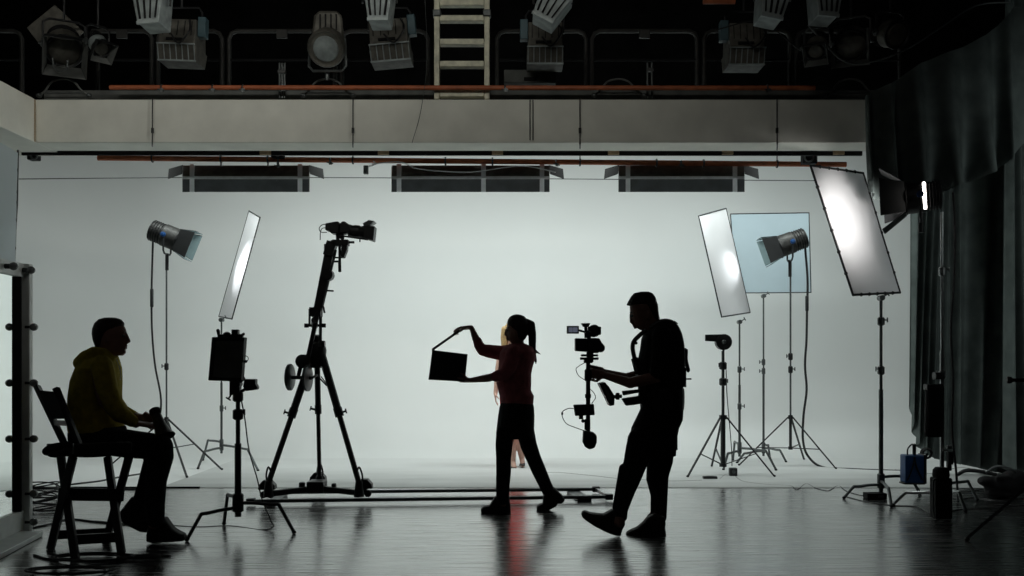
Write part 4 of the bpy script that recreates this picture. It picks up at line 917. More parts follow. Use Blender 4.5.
# tall stand with monitor (foreground)
YM = 7.0
c_stand('thick black stand with bent legs in front of the crane, holding the dark monitor', 238, 384, YM, ((187, 6.7), (294, 6.98), (224, 7.35)), 503, 'black', .024, joints=((413, 1), (395, -1)))
t = thing('field_monitor', P(228, 381, YM), 'dark square monitor with hood clamps on top of the black bent-leg stand', 'monitor')
o = MB().prism([P(213.4, 337, YM-.08), P(245.8, 337.4, YM), P(242.6, 381.6, YM), P(209.6, 380.4, YM-.08)], (.01, .05, 0)).build('casing', 'black', t, bevel=.006)
MB().prism([P(216.4, 341, YM-.105), P(243, 341.4, YM-.035), P(240, 378, YM-.035), P(213, 377, YM-.105)], (0, .004, 0)).build('screen', 'deck', o)
mb = MB()
mb.cap(P(218, 330.6, YM), P(219.4, 337, YM), .013, .010); mb.ell(P(227, 334.8, YM), (.03, .03, .022)); mb.box(P(235.6, 333.6, YM), (.048, .05, .06)); mb.cap(P(243.6, 334, YM), P(240, 337, YM), .010); mb.bar(P(218, 336.4, YM), P(243, 336, YM), .03, .03)
mb.build('top_clamp', 'black', t, bevel=.003)
mb = MB(); mb.ring(P(245.6, 358.6, YM), (0, 1, 0), .020, .003, 16); mb.ell(P(245.6, 361.4, YM), (.014, .014, .012)); mb.build('side_hook', 'black', t)
mb = MB().box(P(235.5, 386, YM), (.075, .06, .13)).box(P(238, 397, YM), (.05, .06, .06)); knob(mb, P(233, 392, YM), (-.5, -.2, -.8), .06); mb.build('mount', 'black', t, bevel=.006)
t = thing('monitor_receiver', P(250, 389, YM), 'small black receiver box on a short arm beside the dark monitor', 'receiver')
MB().prism([P(245.6, 379, YM), P(256.6, 379, YM), P(256.4, 383.6, YM), P(258.4, 387.2, YM), P(257.6, 389.6, YM), P(247, 391, YM), P(244, 386.5, YM)], (0, .07, 0)).build('body', 'black', t, bevel=.006)
MB().cone(P(240, 392.5, YM), P(247, 388, YM), .012).build('arm', 'black', t)
tagm(MB().tube([P(241, 398, YM), P(245, 420, YM), P(249, 450, YM), P(257, 478, YM), P(262, 499, YM), P(271, 521, YM), P(273, 527, 7.1), G(262, 530), G(230, 526), G(200, 527), G(170, 525.5), G(130, 524), G(95, 521)], .005, 6, 6).build('cable', 'cable'), 'thin black cable from the monitor running down and left across the floor', 'cable')

# ---------------- camera crane on track
P0 = P
def P(u, v, Y): return P0(u, v, Y-.44)      # the crane stands this much nearer
def rail_y(v): return (EYE-.038)*F/(v-HZ)
t = thing('track', Vector((-.9, 8.5, 0)), 'long low dolly track with two dark rails on the floor', 'dolly track')
def RP(u, v): y = rail_y(v); return Vector(((u-512)*y/F, y, .038))
nl, nr, fl2, fr2 = RP(251, 501.2), RP(609, 496.8), RP(266, 492.6), RP(596, 489.2)
MB().bar(nl, nr, .034, .03).build('rail', 'dull', t, bevel=.008)
MB().bar(fl2, fr2, .034, .03).build('rail', 'dull', t, bevel=.008)
for q in (nl, nr, fr2): MB().box(q, (.07, .07, .05)).build('end_cap', 'black', t, bevel=.006)
MB().bar(nr, fr2, .03, .03).build('end_bar', 'chrome', t)
for f in (.05, .93):
    a = nl+(nr-nl)*f; b = fl2+(fr2-fl2)*f; a.z = b.z = .012
    MB().bar(a, b, .13 if f > .9 else .09, .022).build('sleeper', 'dull', t, bevel=.004)
t = thing('crane_tripod', Vector((-1.7, 8.5, 0)), 'tall black camera crane standing on tripod legs over the dolly track', 'camera crane')
Yn = 8.72; Yf = 9.25
mb = MB()
top = P(317, 350, 8.95)
fl_, fr_, fb_ = P(268.5, 483, 8.68), P(359, 483, 8.74), P(319.5, 478, 9.14)
for a, f, r0 in ((P(312, 357, 8.93), fl_, .034), (P(322, 355, 8.93), fr_, .034), (P(317, 352, 9.0), fb_, .026)):
    mid = a+(f-a)*.46
    lg = MB().cone(a, mid, r0).cone(mid, f, r0*.72).build('leg', 'black', t)
    mb2 = MB().cone(mid-(f-a).normalized()*.05, mid+(f-a).normalized()*.03, r0*1.15); sg = -1 if f.x < top.x else 1; knob(mb2, mid, (sg, -.2, .3), .07, .010); mb2.build('lock', 'black', lg)
    mb2 = MB().tube([f+Vector((0, 0, -.02)), f+Vector((-.02, 0, .06)), f+Vector((0, 0, .14)), f+Vector((.03, 0, .06)), f+Vector((.02, 0, -.02))], .008, 8, 4).cone(f+Vector((0, 0, .02)), f+Vector((0, 0, -.12)), .03, .045); mb2.build('foot_clamp', 'black', lg)
MB().box(P(317, 486, 8.95), (.15, .2, .10)).box(P(302, 486, 8.9), (.05, .06, .07)).box(P(334, 486, 8.9), (.04, .06, .05)).build('spreader_hub', 'black', t, bevel=.012)
for f in (fl_, fr_, fb_):
    MB().bar(P(317, 488, 8.95), Vector((f.x, f.y, P(317, 489.5, 8.95).z)), .04, .05).build('spreader_arm', 'black', t, bevel=.006)
for px, q in ((266, nl+(nr-nl)*.045), (361, nl+(nr-nl)*.31), (318, fl2+(fr2-fl2)*.155)):
    x = q.x; y = q.y
    MB().prism([Vector((x-.075, y, .14)), Vector((x+.075, y, .14)), Vector((x+.07, y, .18)), Vector((x+.03, y, .225)), Vector((x-.03, y, .225)), Vector((x-.07, y, .18))], (0, .10, 0)).box((x, y, .125), (.05, .06, .05)).build('bogie', 'black', t, bevel=.01)
    for dx in (-.032, .032): MB().lathe((x+dx, y-.035, .095), (0, 1, 0), [(0, .02), (.008, .03), (.062, .03), (.07, .02)], 18).build('wheel', 'blackmatte', t)
mb = MB().lathe(P(317, 368, 8.95), (0, 0, 1), [(0, .04), (.05, .075), (.16, .085), (.22, .07), (.24, .045), (.29, .045), (.30, .02)], 18); mb.cone(P(322, 344, 8.87), P(325, 344, 8.87), .03); mb.build('head_block', 'black', t)
# boom: from the counterweights up to the camera
bm0 = P(301, 390, 8.86); bm1 = P(313, 310, 8.86); bm2 = P(331, 244, 8.86)
MB().bar(P(304, 376, 8.80), P(318, 312, 8.82), .036, .036, (0, 1, 0)).build('lower_boom', 'black', t, bevel=.004)
MB().bar(P(316.5, 318, 8.86), bm2, .075, .06, (0, 1, 0)).build('upper_boom', 'black', t, bevel=.006)
MB().cone(P(322.6, 306, 8.86), P(336, 250, 8.86), .010).cone(P(320.4, 347, 8.86), P(320.6, 308, 8.86), .014).cone(P(309.6, 325, 8.86), P(309.6, 309, 8.86), .010).build('parallel_rod', 'dull', t)
MB().lathe(P(326.5, 274.5, 8.80), (0, 1, 0), [(0, .04), (.01, .052), (.11, .052), (.12, .04)], 16).build('boom_joint', 'black', t)
MB().box(P(316, 312, 8.86), (.10, .10, .08)).tube([P(320, 308, 8.86), P(323, 306.6, 8.84), P(324.6, 313, 8.84)], .009, 8, 4).build('boom_clamp', 'black', t)
MB().cone(P(306.4, 325.5, 8.86), P(323.6, 325.5, 8.86), .012).cone(P(306.4, 323.5, 8.86), P(306.4, 327.6, 8.86), .02).cone(P(323.6, 323.5, 8.86), P(323.6, 327.6, 8.86), .02).cone(P(314.6, 320, 8.80), P(314.6, 326, 8.90), .03).build('cross_pin', 'black', t)
MB().cone(P(325, 290.5, 8.86), P(333.6, 291, 8.86), .008).build('handle', 'black', t)
mb = MB().lathe(P(302, 361.4, 8.78), (0, 1, 0), [(0, .035), (.01, .062), (.12, .062), (.13, .035)], 18); mb.bar(P(302, 361, 8.84), P(298, 378, 8.84), .03, .03, (0, 1, 0)); mb.build('boom_pivot', 'black', t)
MB().cone(P(284.6, 377.2, 8.8), P(312, 378, 8.8), .016).cone(P(312, 378, 8.8), P(317, 375, 8.9), .012).build('weight_bar', 'black', t)
for px in (289.4, 307):
    MB().lathe(P(px-.8, 377.2 if px < 300 else 378, 8.8), (1, -.13, 0), [(0, .09), (.004, .118), (.022, .118), (.028, .09)], 26).build('counterweight', 'dull', t)
for a in ((322, 378), ): MB().cone(P(318, 376.5, 8.93), P(327, 385.8, 8.93), .007).cone(P(321, 376.5, 8.93), P(329, 386.6, 8.93), .005).build('strut', 'black', t)
mb = MB().bar(P(328.5, 256, 8.86), P(332.5, 242, 8.86), .085, .1, (0, 1, 0)).box(P(337, 243.5, 8.86), (.10, .08, .05)).cone(P(337.5, 233, 8.86), P(338, 244, 8.86), .016).cone(P(342.5, 234, 8.86), P(342.5, 243, 8.86), .014).box(P(326.8, 248.2, 8.86), (.04, .06, .07)).box(P(341, 243, 8.86), (.14, .1, .05)).prism([P(342, 243, 8.86), P(348, 243, 8.86), P(347.6, 250, 8.86), P(344.6, 258, 8.86), P(341.6, 257, 8.86)], (0, .08, 0))
mb.cone(P(348, 242.3, 8.86), P(354.4, 242.3, 8.86), .011).cone(P(339.6, 262, 8.86), P(339.8, 272, 8.86), .014).cone(P(333, 261.5, 8.86), P(341, 261.5, 8.86), .009).cone(P(339.6, 246, 8.86), P(339.7, 262, 8.86), .012).cone(P(333, 257.5, 8.86), P(345, 257.6, 8.86), .007)
mb.build('pan_head', 'black', t, bevel=.004)
# cinema camera on the crane
Yk = 8.86
t = thing('cinema_camera', P(340, 240, Yk), 'black film camera with long lens and matte box at the top of the crane', 'camera')
MB().prism([P(326.6, 224.2, Yk), P(337, 222.4, Yk), P(339.8, 222.4, Yk), P(340.4, 234, Yk), P(332.4, 234.2, Yk), P(330, 231.6, Yk), P(326.4, 231, Yk)], (0, .13, 0)).build('body', 'black', t, bevel=.008)
MB().prism([P(340, 225, Yk), P(343.4, 221.9, Yk), P(346, 222.4, Yk), P(351, 226, Yk), P(352, 233.6, Yk), P(340, 234.6, Yk)], (0, .12, 0)).build('magazine', 'black', t, bevel=.012)
la = P(349, 230.6, Yk); lb = P(366, 232.6, Yk); MB().lathe(la, lb-la, [(0, .055), (.03, .05), (.05, .056), (.09, .056), (.10, .05), (.14, .062), (.17, .066)], 22).build('lens', 'black', t)
MB().prism([P(364.6, 227.4, Yk), P(375.8, 227.2, Yk), P(374.2, 241.6, Yk), P(364.8, 238.6, Yk)], (0, .14, 0)).build('matte_box', 'black', t, bevel=.004)
MB().prism([P(364, 224.6, Yk), P(370, 221.2, Yk), P(375.4, 222.2, Yk), P(369.6, 226.4, Yk), P(365, 226.8, Yk)], (0, .15, 0)).build('sun_flag', 'dull', t)
MB().cone(P(340, 235.6, Yk-.03), P(368, 239.6, Yk-.03), .008).cone(P(340, 235.6, Yk+.03), P(368, 239.6, Yk+.03), .008).cone(P(341, 238.6, Yk), P(341, 234, Yk), .03).cone(P(360, 238.5, Yk-.03), P(359.8, 242, Yk-.03), .006).build('support_rod', 'black', t)
MB().tube([P(327, 224, Yk), P(322, 225, Yk), P(319.2, 228.4, Yk), P(321, 232, Yk), P(327, 232.4, Yk)], .004, 6, 5).tube([P(326.6, 227.6, Yk), P(322, 228.6, Yk), P(320.4, 233, Yk), P(320.2, 240, Yk)], .004, 6, 5).build('cable', 'cable', t)

P = P0
# ---------------- right side
# blower on tripod stand
YBk = 10.55
tripod_stand('thick black tripod stand carrying the round blower behind the cameraman', 723, 351, YBk, 466, ((687.6, 10.25), (774.5, 10.28), (711.7, 11.25)), 417, 465, r=.027, joints=((366, -1), (382, 1)), split=.62)
t = thing('blower', P(723, 350, YBk), 'round black air blower with a square snout pointing left', 'blower')
MB().lathe(P(724.3, 342, YBk-.055), (0, 1, 0), [(0, .05), (.006, .088), (.10, .088), (.11, .05)], 30).build('fan_drum', 'black', t)
MB().loft([[P(705, 334.6, YBk-.045), P(705, 334.6, YBk+.045), P(705, 341, YBk+.045), P(705, 341, YBk-.045)], [P(724.3, 334.2, YBk-.045), P(724.3, 334.2, YBk+.045), P(720, 342, YBk+.045), P(720, 342, YBk-.045)]]).build('nozzle', 'black', t, bevel=.003)
MB().cone(P(723.5, 349, YBk), P(723.4, 356, YBk), .012).lathe(P(724.3, 342, YBk-.06), (0, 1, 0), [(0, .02), (.01, .03), (.02, .03)], 14).build('mount', 'dull', t)
tagm(MB().tube([P(726, 366, YBk-.05), P(727, 395, YBk-.05), P(729.6, 425, YBk-.06), P(731.6, 450, YBk-.06), P(732, 466, YBk-.1)], .005, 6, 5).build('cable', 'cable'), 'thin cable running down the blower stand', 'cable')
# right narrow silk panel
frame_panel('diffusion_panel', [P(698.6, 216, 10.85), P(726, 208.5, 11.45), P(750, 312.5, 11.45), P(721.6, 317, 10.85)], 'tall leaning white panel with a bright glow, left of the see-through square panel', 'diffusion panel', 'silk', .008, .008, 'black')
c_stand('thin grey stand holding the leaning white panel', 739.5, 322, 11.15, ((723.5, 10.9), (776, 10.85), (733, 11.9)), 448, 'dull', .015, joints=((370, 1), (407, 1)))
# translucent square
YS = 11.95
frame_panel('scrim_frame', [P(730.5, 214, YS), P(809, 212.8, YS), P(811, 292.4, YS), P(736, 293, YS)], 'square pale blue see-through panel in a thin black frame behind the right fresnel lamp', 'scrim', 'frost', .003, .007, 'black')
c_stand('thin grey stand holding the square see-through panel', 763.5, 296, YS-.03, ((737, 11.6), (786, 11.7), (770, 12.1)), 448, 'dull', .014, joints=((363, -1), (372, -1)))
# right fresnel
YR2 = 11.25
rc = P(790, 243, YR2); rd = Vector((-.90, .07, -.32))
fresnel('fresnel_lamp', rc, rd, 'grey fresnel lamp with black barn doors in front of the see-through square panel', .130, .33, None, 'lamphouse', None, True, .19, 'lens', .2)
spot('fresnel_beam', rc+rd.normalized()*.15, (-.86, .02, -.36), 85, 54, .9, .08, (.93, .98, 1))
tripod_stand('tall tripod light stand carrying the right fresnel lamp', 790.5, 270, YR2, 448, ((739, 11.35), (836, 11.0), (804, 12.0)), 417, 448, r=.017, joints=((357, -1), (370, 1)), split=.63)
tagm(MB().tube([P(805, 246, YR2), P(807.6, 280, YR2), P(807, 310, YR2), P(806.5, 340, YR2), P(805, 365, YR2), P(806.6, 390, YR2), P(803.6, 415, YR2), P(803, 440, YR2), P(808, 456, 11.4), G(822, 467), G(850, 469), G(885, 470.5), G(912, 471)], .014, 8, 6).build('cable', 'cable'), 'thick black power cable hanging from the right fresnel lamp to the floor', 'cable')
tagm(MB().cap(P(807, 297, YR2-.03), P(807, 310, YR2-.03), .02, .02).build('cable_connector', 'black'), 'black inline connector on the cable of the right fresnel lamp', 'connector')
# large white panel
frame_panel('diffusion_panel', [P(810.5, 165.5, 8.6), P(863, 173, 9.15), P(900, 292.6, 9.15), P(853, 295, 8.6)], 'largest white panel, tilted in a dark frame with clips beside the black drape', 'diffusion panel', 'silk', .010, .011, 'black', 5)
c_stand('black stand with bent grey legs holding the largest white panel', 881, 298, 8.75, ((844, 8.7), (891.5, 8.2), (920, 9.0)), 481, 'dull', .02, joints=((321, 1), (370, -1)))
# lit lamp
YQ = 8.15
qc = P(921, 197, YQ); qd = Vector((-.90, .42, -.05))
fl = fresnel('spot_lamp', qc, qd, 'lit black lamp with open barn doors and glowing ring beside the drape', .135, .28, None, 'black', None, True, .20, 'black', .10, 'lens', .55)
mb = MB(); a, b, d = basis(qd)
mb.tube([qc-d*.03+(a*math.cos(x)+b*math.sin(x))*.132 for x in [(-.9+1.9*k/12)+(0 if a.y < 0 else PI) for k in range(13)]], .013, 8); mb.build('glowing_ring', 'glow', fl)
spot('spot_lamp_beam', qc+qd.normalized()*.27, (-.42, 0.88, -.20), 34, 112, 1.0, .05, (1, .97, .94))
c_stand('tall steel stand carrying the lit lamp beside the black drape', 942, 212, YQ, ((893, 8.3), (965.5, 7.95), (977, 8.6)), 489, 'chrome', .018, joints=((271, 1), (374, -1)), head=False)
tagm(MB().tube([P(953, 192, YQ), P(955, 230, YQ), P(954, 280, YQ), P(951, 330, YQ), P(953, 380, YQ), P(952, 430, YQ), P(956, 470, YQ), G(958, 500)], .010, 8, 6).build('cable', 'cable'), 'black cable hanging down behind the stand of the lit lamp', 'cable')
t = thing('sandbag', P(934, 378, YQ-.06), 'long black bag hung high on the stand of the lit lamp', 'bag')
mb = MB(); sil(mb, YQ-.06, [(384, 925, 943, .04), (388, 925.5, 944, .055), (410, 925, 943.6, .06), (432, 924, 942.6, .06), (437, 925, 941.6, .045)]); mb.build('bag_body', 'blackmatte', t, voxel=.01, relax=1)
MB().box(P(938, 376, YQ-.04), (.07, .08, .06)).build('clamp', 'black', t, bevel=.006); MB().box(P(927, 387, YQ-.06), (.03, .08, .05)).build('handle', 'black', t, bevel=.006)
t = thing('tall_box', Vector((P(941, 500, 7.62).x, 7.62, 0)), 'upright black box with handle standing in front of the lit lamp stand', 'box')
x = P(941, 500, 7.62).x
MB().box((x, 7.62, .17), (.135, .12, .33)).build('body', 'blackmatte', t, bevel=.012)
MB().lathe((x, 7.62, .335), (0, 0, 1), [(0, .06), (.015, .066), (.06, .062), (.08, .045)], 20).build('lid', 'blackmatte', t)
MB().tube([(x-.06, 7.57, .33), (x-.085, 7.57, .30), (x-.085, 7.57, .08), (x-.075, 7.57, .02)], .008, 8, 4).build('side_tube', 'dull', t)
# blue ballast box raised on the legs
YBx = 8.55
t = thing('ballast_box', P(914, 484, YBx), 'blue electrical box with handle and plugs beside the black stand legs', 'electrical box')
c = P(912, 468.5, YBx)
o = MB().box(c, (.17, .13, .25)).build('body', 'blue', t, bevel=.012)
MB().box(c+Vector((.092, 0, 0)), (.025, .14, .26)).box(c+Vector((0, 0, -.13)), (.19, .12, .015)).build('end_panel', 'black', t, bevel=.006)
MB().tube([c+Vector((-.05, -.02, .12)), c+Vector((-.045, -.02, .18)), c+Vector((-.005, -.02, .22)), c+Vector((.01, -.02, .18)), c+Vector((.01, -.02, .12))], .007, 8, 5).build('plug_lead', 'cable', t)
MB().cap(c+Vector((.012, -.02, .12)), c+Vector((.012, -.02, .21)), .015, .017).build('plug', 'black', t)
MB().tube([c+Vector((-.07, -.068, -.1)), c+Vector((-.03, -.072, .0)), c+Vector((.0, -.07, .11))], .005, 6, 4).tube([c+Vector((.07, -.068, -.1)), c+Vector((.02, -.072, .0)), c+Vector((-.01, -.07, .11))], .005, 6, 4).build('cross_cord', 'cable', t)
p = P(927.5, 453.5, YBx+.05)
t2 = thing('cable_reel', p, 'small black coiled cable loop hanging behind the blue box', 'cable coil')
mb = MB(); 
for k in range(4): mb.ring(p+Vector((0, k*.012, 0)), (.1, 1, 0), .04+.004*(k % 2), .008)
mb.build('coil', 'cable', t2); MB().cone(p, P(923, 462, YBx+.05), .012).build('holder', 'black', t2)
t2 = thing('plug_adapter', P(950, 466, 8.1), 'small black clamp with steel tip hanging behind the lit lamp stand', 'clamp')
MB().box(P(950, 458, 8.1), (.045, .05, .11)).box(P(949, 466, 8.1), (.035, .04, .08)).build('body', 'black', t2, bevel=.008); MB().box(P(948.6, 447, 8.1), (.04, .04, .03)).cone(P(947, 450, 8.1), P(943, 450, 8.05), .01).build('tip', 'chrome', t2, bevel=.004)
t2 = thing('power_box', G(877, 499.5), 'low black distribution box on the floor between the stand legs', 'power box')
c = G(877, 499.5); MB().box(c+Vector((0, .05, .028)), (.18, .12, .055)).build('body', 'blackmatte', t2, bevel=.006); MB().box(c+Vector((.03, -.012, .03)), (.05, .008, .02)).build('socket', 'dull', t2)
tagm(MB().tube([G(868, 496), G(858, 495), G(846, 491), G(838, 486), G(828, 491), G(815, 488), G(806, 484), G(797, 490), G(790, 486), G(770, 485), G(745, 482), G(737, 478), G(734, 474)], .006, 6, 6).build('cable', 'cable'), 'thin wavy cable on the floor between the blower stand and the large panel stand', 'cable')
t2 = thing('adapter_box', G(733, 476), 'small black adapter standing on the floor by the blower stand', 'adapter')
c = G(733, 476); MB().box(c+Vector((0, 0, .045)), (.085, .07, .09)).build('body', 'black', t2, bevel=.01); MB().cone(c+Vector((0, -.036, .05)), c+Vector((0, -.042, .05)), .02).build('dial', 'dull', t2)
t2 = thing('power_strip', G(711, 479), 'flat black power strip on the grey floor below the blower stand', 'power strip')
c = G(710, 479); MB().box(c+Vector((0, 0, .015)), (.15, .06, .03)).build('body', 'black', t2, bevel=.005); MB().box(c+Vector((.0, 0, .032)), (.09, .03, .004)).build('socket', 'dull', t2)
tagm(MB().tube([G(533, 474), G(545, 472.8), G(560, 473), G(577, 474.5), G(597, 476.5), G(615, 478.6), G(640, 480), G(672, 481.4), G(702, 480.6)], .007, 6, 6).build('cable', 'cable'), 'thin black cable crossing the grey floor behind the cameraman', 'cable')
tagm(MB().tube([G(720, 479), G(725, 475), G(731, 473.5)], .005, 6, 6).build('cable', 'cable'), 'short lead between the power strip and the small adapter', 'cable')
for k, (pts, lab) in enumerate((
    ([(846, 497), (870, 503), (895, 506), (915, 507), (933, 515), (960, 510), (1000, 508), (1030, 505)], 'long cable curving past the upright black box on the dark floor'),
    ([(930, 486), (960, 492), (985, 490), (1010, 494), (1030, 492)], 'cable lying on the floor right of the blue box'),
    ([(895, 470), (930, 474), (960, 468), (990, 472), (1030, 470)], 'cable lying under the hem of the black drape'),
    ([(960, 500), (975, 498), (1000, 501), (1020, 499), (1035, 502)], 'cable lying in front of the gear bag'))):
    tagm(MB().tube([G(*q) for q in pts], .008, 6, 6).build('cable', 'cable'), lab, 'cable')
# gear on the right
t2 = thing('gear_bag', G(1003, 499), 'dark lumpy gear bag on the floor at the right edge', 'bag')
c = G(1003, 499); mb = MB(); mb.ell(c+Vector((.05, .1, .11)), (.17, .15, .10)); mb.ell(c+Vector((.16, .1, .16)), (.13, .12, .10)); mb.ell(c+Vector((-.10, .1, .15)), (.08, .09, .05)); mb.ell(c+Vector((.03, .1, .04)), (.15, .14, .04)); mb.ell(c+Vector((.02, .02, .19)), (.07, .05, .03)); mb.build('bag_body', 'blackmatte', t2, voxel=.015, relax=3)
MB().tube([c+Vector((-.16, 0, .24)), c+Vector((-.05, 0, .30)), c+Vector((.08, 0, .27)), c+Vector((.12, 0, .24))], .012, 8, 5).build('strap', 'dull', t2)
MB().tube([c+Vector((-.42, 0, .22)), c+Vector((-.34, 0, .26)), c+Vector((-.2, .02, .25)), c+Vector((-.05, .03, .22))], .018, 8, 5).build('handle', 'black', t2)
t2 = thing('tripod', G(1040, 492), 'dark tripod leg reaching into view at the lower right edge', 'tripod')
MB().bar(G(966, 540.6)+Vector((0, 0, .01)), P(1030, 484, 6.5), .03, .022).build('leg', 'dull', t2); MB().ell(G(967, 541)+Vector((0, 0, .012)), (.018, .018, .014)).build('foot', 'black', t2)
MB().cone(P(1030, 486, 6.5), P(1031, 360, 6.5), .022).build('column', 'black', t2); MB().bar(P(1030, 484, 6.5), Vector((4.1, 6.9, .01)), .03, .022).build('leg', 'dull', t2); MB().bar(P(1030, 484, 6.5), Vector((3.9, 5.9, .01)), .03, .022).build('leg', 'dull', t2)
MB().cone(P(1009, 380, 6.5), P(1031, 380.5, 6.5), .013).lathe(P(1011, 380, 6.5), (-1, 0, 0), [(0, .022), (.02, .026), (.03, .015)], 12).build('arm', 'black', t2)

# ---------------- drapes
def drape(name, topc, botc, depth, folds, amp, label, m='drape', rows=26, cols=150, seed=0, lean=0.0):
    rnd = random.Random(seed); ph = [rnd.uniform(0, 6.28) for _ in range(6)]
    def cr(c, f):
        x = f*(len(c)-1); i = min(int(x), len(c)-2); g = x-i; return (c[i][0]*(1-g)+c[i+1][0]*g, c[i][1]*(1-g)+c[i+1][1]*g)
    vs = []; fs = []
    for sd in (0, 1):
        for i in range(cols+1):
            f = i/cols; u0, v0 = cr(topc, f); u1, v1 = cr(botc, f)
            for j in range(rows+1):
                g = j/rows; u = u0+(u1-u0)*g; v = v0+(v1-v0)*g
                a = amp*(.45+.55*g); s = math.sin(f*folds*2*PI+ph[0]+.8*math.sin(f*7+ph[1]+g*.8))
                y = depth+a*(s+.4*math.sin(f*folds*5.1+ph[2]+g*1.5))+lean*g*f+sd*.004+.03*math.sin(g*3+f*9+ph[3])
                p = P(u, v, depth); vs.append((p.x, y, p.z))
    N = (cols+1)*(rows+1); R1 = rows+1
    for i in range(cols):
        for j in range(rows):
            a = i*R1+j; b = a+R1; fs += [(a, a+1, b+1, b), (N+a, N+b, N+b+1, N+a+1)]
    for j in range(rows): fs += [(j, N+j, N+j+1, j+1), (cols*R1+j, cols*R1+j+1, N+cols*R1+j+1, N+cols*R1+j)]
    for i in range(cols):
        a = i*R1; b = a+R1; fs += [(a, b, N+b, N+a), (a+rows, N+a+rows, N+b+rows, b+rows)]
    return tagm(MB().add(vs, fs).build(name, m), label, 'drape')
drape('black_drape', [(911, 150), (960, 150), (1120, 150)], [(911, 405), (914.5, 430), (919, 445), (925, 453), (932, 458), (945, 461), (958, 464), (975, 467), (990, 471), (1005, 474), (1040, 474), (1080, 474), (1120, 474)], 10.5, 11, .07, 'long black drape hanging to the floor along the right side of the backdrop', seed=3)
drape('black_swag', [(864, 97), (872, 90), (890, 84), (905, 74), (922, 62), (945, 54), (965, 46), (984, 36), (1000, 24), (1015, 6), (1060, 0)],
      [(868.5, 192), (876, 198), (892, 200.5), (905, 202), (925, 201), (945, 192), (960, 183), (975, 180), (992, 173), (1003, 166), (1012, 156), (1060, 110)], 8.55, 6, .11, 'black cloth swag gathered up over the right end of the gallery beam', seed=5)
drape('black_curtain', [(1006, -40), (1030, -40), (1200, -40)], [(1009, 470), (1030, 476), (1200, 478)], 9.9, 5, .08, 'tall black curtain filling the right edge behind the gear', seed=8)

# ---------------- left side: mirror with bulbs, panel, cables
xm = -3.30; 
def MX(Yv): return -3.60-(Yv-7.0)*0.10
y0, y1 = 4.9, 6.98; zt, zb = 2.0, .10
t = thing('dressing_mirror', (MX(6.0), 6.0, 0), 'tall bulb-framed dressing mirror in a pale frame at the left edge', 'mirror')
fw = .10
def MP(Yv, z, d=0): return Vector((MX(Yv)+d, Yv, z))
mb = MB()
zt = 1.3+(357-265)*7.05/F; 
mb.bar(MP(y1, 0), MP(y1, zt), .13, .05, (0, 1, 0)); mb.bar(MP(y0, 0), MP(y0, zt), .13, .05, (0, 1, 0)); mb.bar(MP(y0, zt-.05), MP(y1, zt-.05), .05, .10); mb.bar(MP(y0, .09), MP(y1, .09), .05, .18)
mb.build('frame', 'mirrorframe', t, bevel=.004)
MB().prism([MP(y0+.06, .18), MP(y1-.06, .18), MP(y1-.06, zt-.1), MP(y0+.06, zt-.1)], (.006, 0, 0)).build('glass', 'mirror', t)
MB().bar(MP(y1-.10, .18, .006), MP(y1-.10, zt-.1, .006), .06, .008, (0, 1, 0)).build('dark_edge', 'blackmatte', t)
MB().prism([MP(y0, .0, -.03), MP(y1, .0, -.03), MP(y1, zt, -.03), MP(y0, zt, -.03)], (.02, 0, 0)).build('backing', 'deck', t)
MB().prism([Vector((MX(y0)-.15, y0, .02)), Vector((MX(y0)+.28, y0, .02)), Vector((MX(y1)+.2, y1-.1, .02)), Vector((MX(y1)-.15, y1-.05, .02))], (0, 0, .035)).build('base', 'mirrorframe', t, bevel=.004)
def bulb(Yv, z):
    p = MP(Yv, z, .03)
    MB().lathe(p, (1, 0, 0), [(0, .018), (.03, .018), (.035, .014)], 12).build('bulb_socket', 'black', t)
    MB().ell(p+Vector((.058, 0, 0)), (.03, .028, .028)).build('bulb', 'bulb', t)
for k in range(7): bulb(y1-.06-k*.30, zt-.05)
for v in (327, 383, 439, 494): 
    z = 1.3+(357-v)*6.95/F
    bulb(y1-.01, z); bulb(y0+.06, z)
bulb(y1-.01, .09); bulb(6.3, .09); bulb(5.7, .09)
# the hanging muslin at the very left
t = thing('muslin_panel', P(8, 290, 8.8), 'blue-grey cloth panel hanging at the upper left edge above the mirror', 'cloth panel')
Yx = 8.8
MB().prism([P(-70, 100, Yx-2.4), P(17.5, 153, Yx), P(15.4, 230, Yx), P(13, 330, Yx), P(12, 420, Yx), P(-70, 470, Yx-2.4)], (.010, .003, 0)).build('cloth', 'muslin', t)
MB().tube([P(18, 150, Yx), P(17, 205, Yx), P(15.4, 230, Yx), P(14.4, 262, Yx), P(13.4, 330, Yx), P(12, 420, Yx)], .009, 6).build('edge_cord', 'black', t)
mb = MB()
for v in (170, 192, 202, 220, 248): mb.ell(P(17.4-(v-150)*.03, v, Yx-.01), (.014, .014, .02))
mb.build('cord_knot', 'black', t)
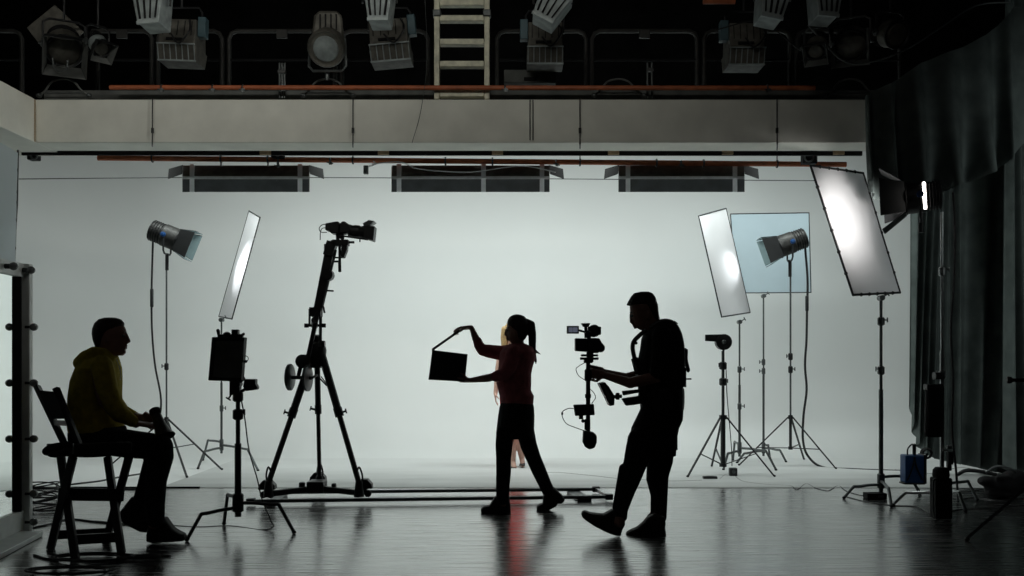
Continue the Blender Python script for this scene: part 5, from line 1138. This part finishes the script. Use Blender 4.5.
# cable coils
def coil(c, R, n, h, lab, seed, rr=.0065):
    rnd = random.Random(seed); pts = []
    for k in range(n*12):
        a = 2*PI*k/12; j = 1+.12*math.sin(a*.37+seed)+rnd.uniform(-.04, .04)
        pts.append(Vector((c.x+R[0]*j*math.cos(a), c.y+R[1]*j*math.sin(a), .012+h*(.5+.5*math.sin(k*.21+seed)))))
    return tagm(MB().tube(pts, .006, 6, 2).build('cable_coil', 'cable'), lab, 'cable coil')
coil(G(48, 510), (.14, .16), 9, .12, 'heap of black cable on the floor between the mirror and the tall chair', 1)
coil(G(43, 501), (.13, .14), 7, .15, 'second heap of black cable behind the one by the mirror', 4)
coil(G(92, 560), (.24, .11), 3, .01, 'flat loose coil of cable in front of the tall chair', 2)
coil(G(70, 573), (.24, .10), 3, .01, 'loose coil of cable at the lower left edge of the floor', 6)
coil(G(140, 559), (.14, .05), 2, .01, 'small flat coil of cable below the seated man\'s feet', 9)
for pts, lab in (([(25, 530), (50, 525), (70, 520), (100, 523), (140, 526)], 'cable running from the mirror toward the tall chair'),
                 ([(34, 556), (48, 560), (70, 560), (100, 562), (150, 556), (170, 557)], 'cable lying along the floor in front of the chair'),
                 ([(28, 489), (60, 489), (100, 489.5), (140, 490)], 'cable laid along the front edge of the white sweep')):
    tagm(MB().tube([G(*q)+Vector((0, 0, .006)) for q in pts], .008, 6, 6).build('cable', 'cable'), lab, 'cable')
tagm(MB().tube([P(56, 487, 9.3), P(75, 484, 9.3), P(100, 481, 9.5), P(120, 477, 9.8), P(140, 474, 10.2), G(158, 471)], .010, 6, 6).build('cable', 'cable'), 'thick cable rising onto the white sweep behind the tall chair', 'cable')

# small clamps along the two orange pipes
for px, v, Yc, up in ((162, 88, 8.985, 1), (213, 88, 8.985, 1), (243, 88, 8.985, 1), (505, 88, 8.985, 1), (767, 88, 8.985, 1), (278, 164, 10.05, 0), (330, 161, 10.05, 0), (556, 162.5, 10.05, 0), (681, 163.5, 10.05, 0)):
    q = P(px, v, Yc); tt = thing('pipe_clamp', q, 'small steel clamp on the %s orange pipe, %s' % ('upper' if up else 'lower', {162: 'leftmost of those on it', 213: 'second from its left end', 243: 'third from its left end', 505: 'just right of the ladder', 767: 'near its right end', 278: 'above the left flood light', 330: 'right of the left flood light', 556: 'right of the longest flood light', 681: 'above the right flood light'}[px]), 'clamp', 'small clamps on the orange pipes')
    MB().ring(q, (1, 0, 0), .03, .007, 16).build('collar', 'dull', tt)
    MB().box(q+Vector((.01, -.03, -.03)), (.03, .02, .03)).cone(q+Vector((-.03, -.035, -.02)), q+Vector((.04, -.035, -.035)), .006).build('bolt', 'dull', tt)
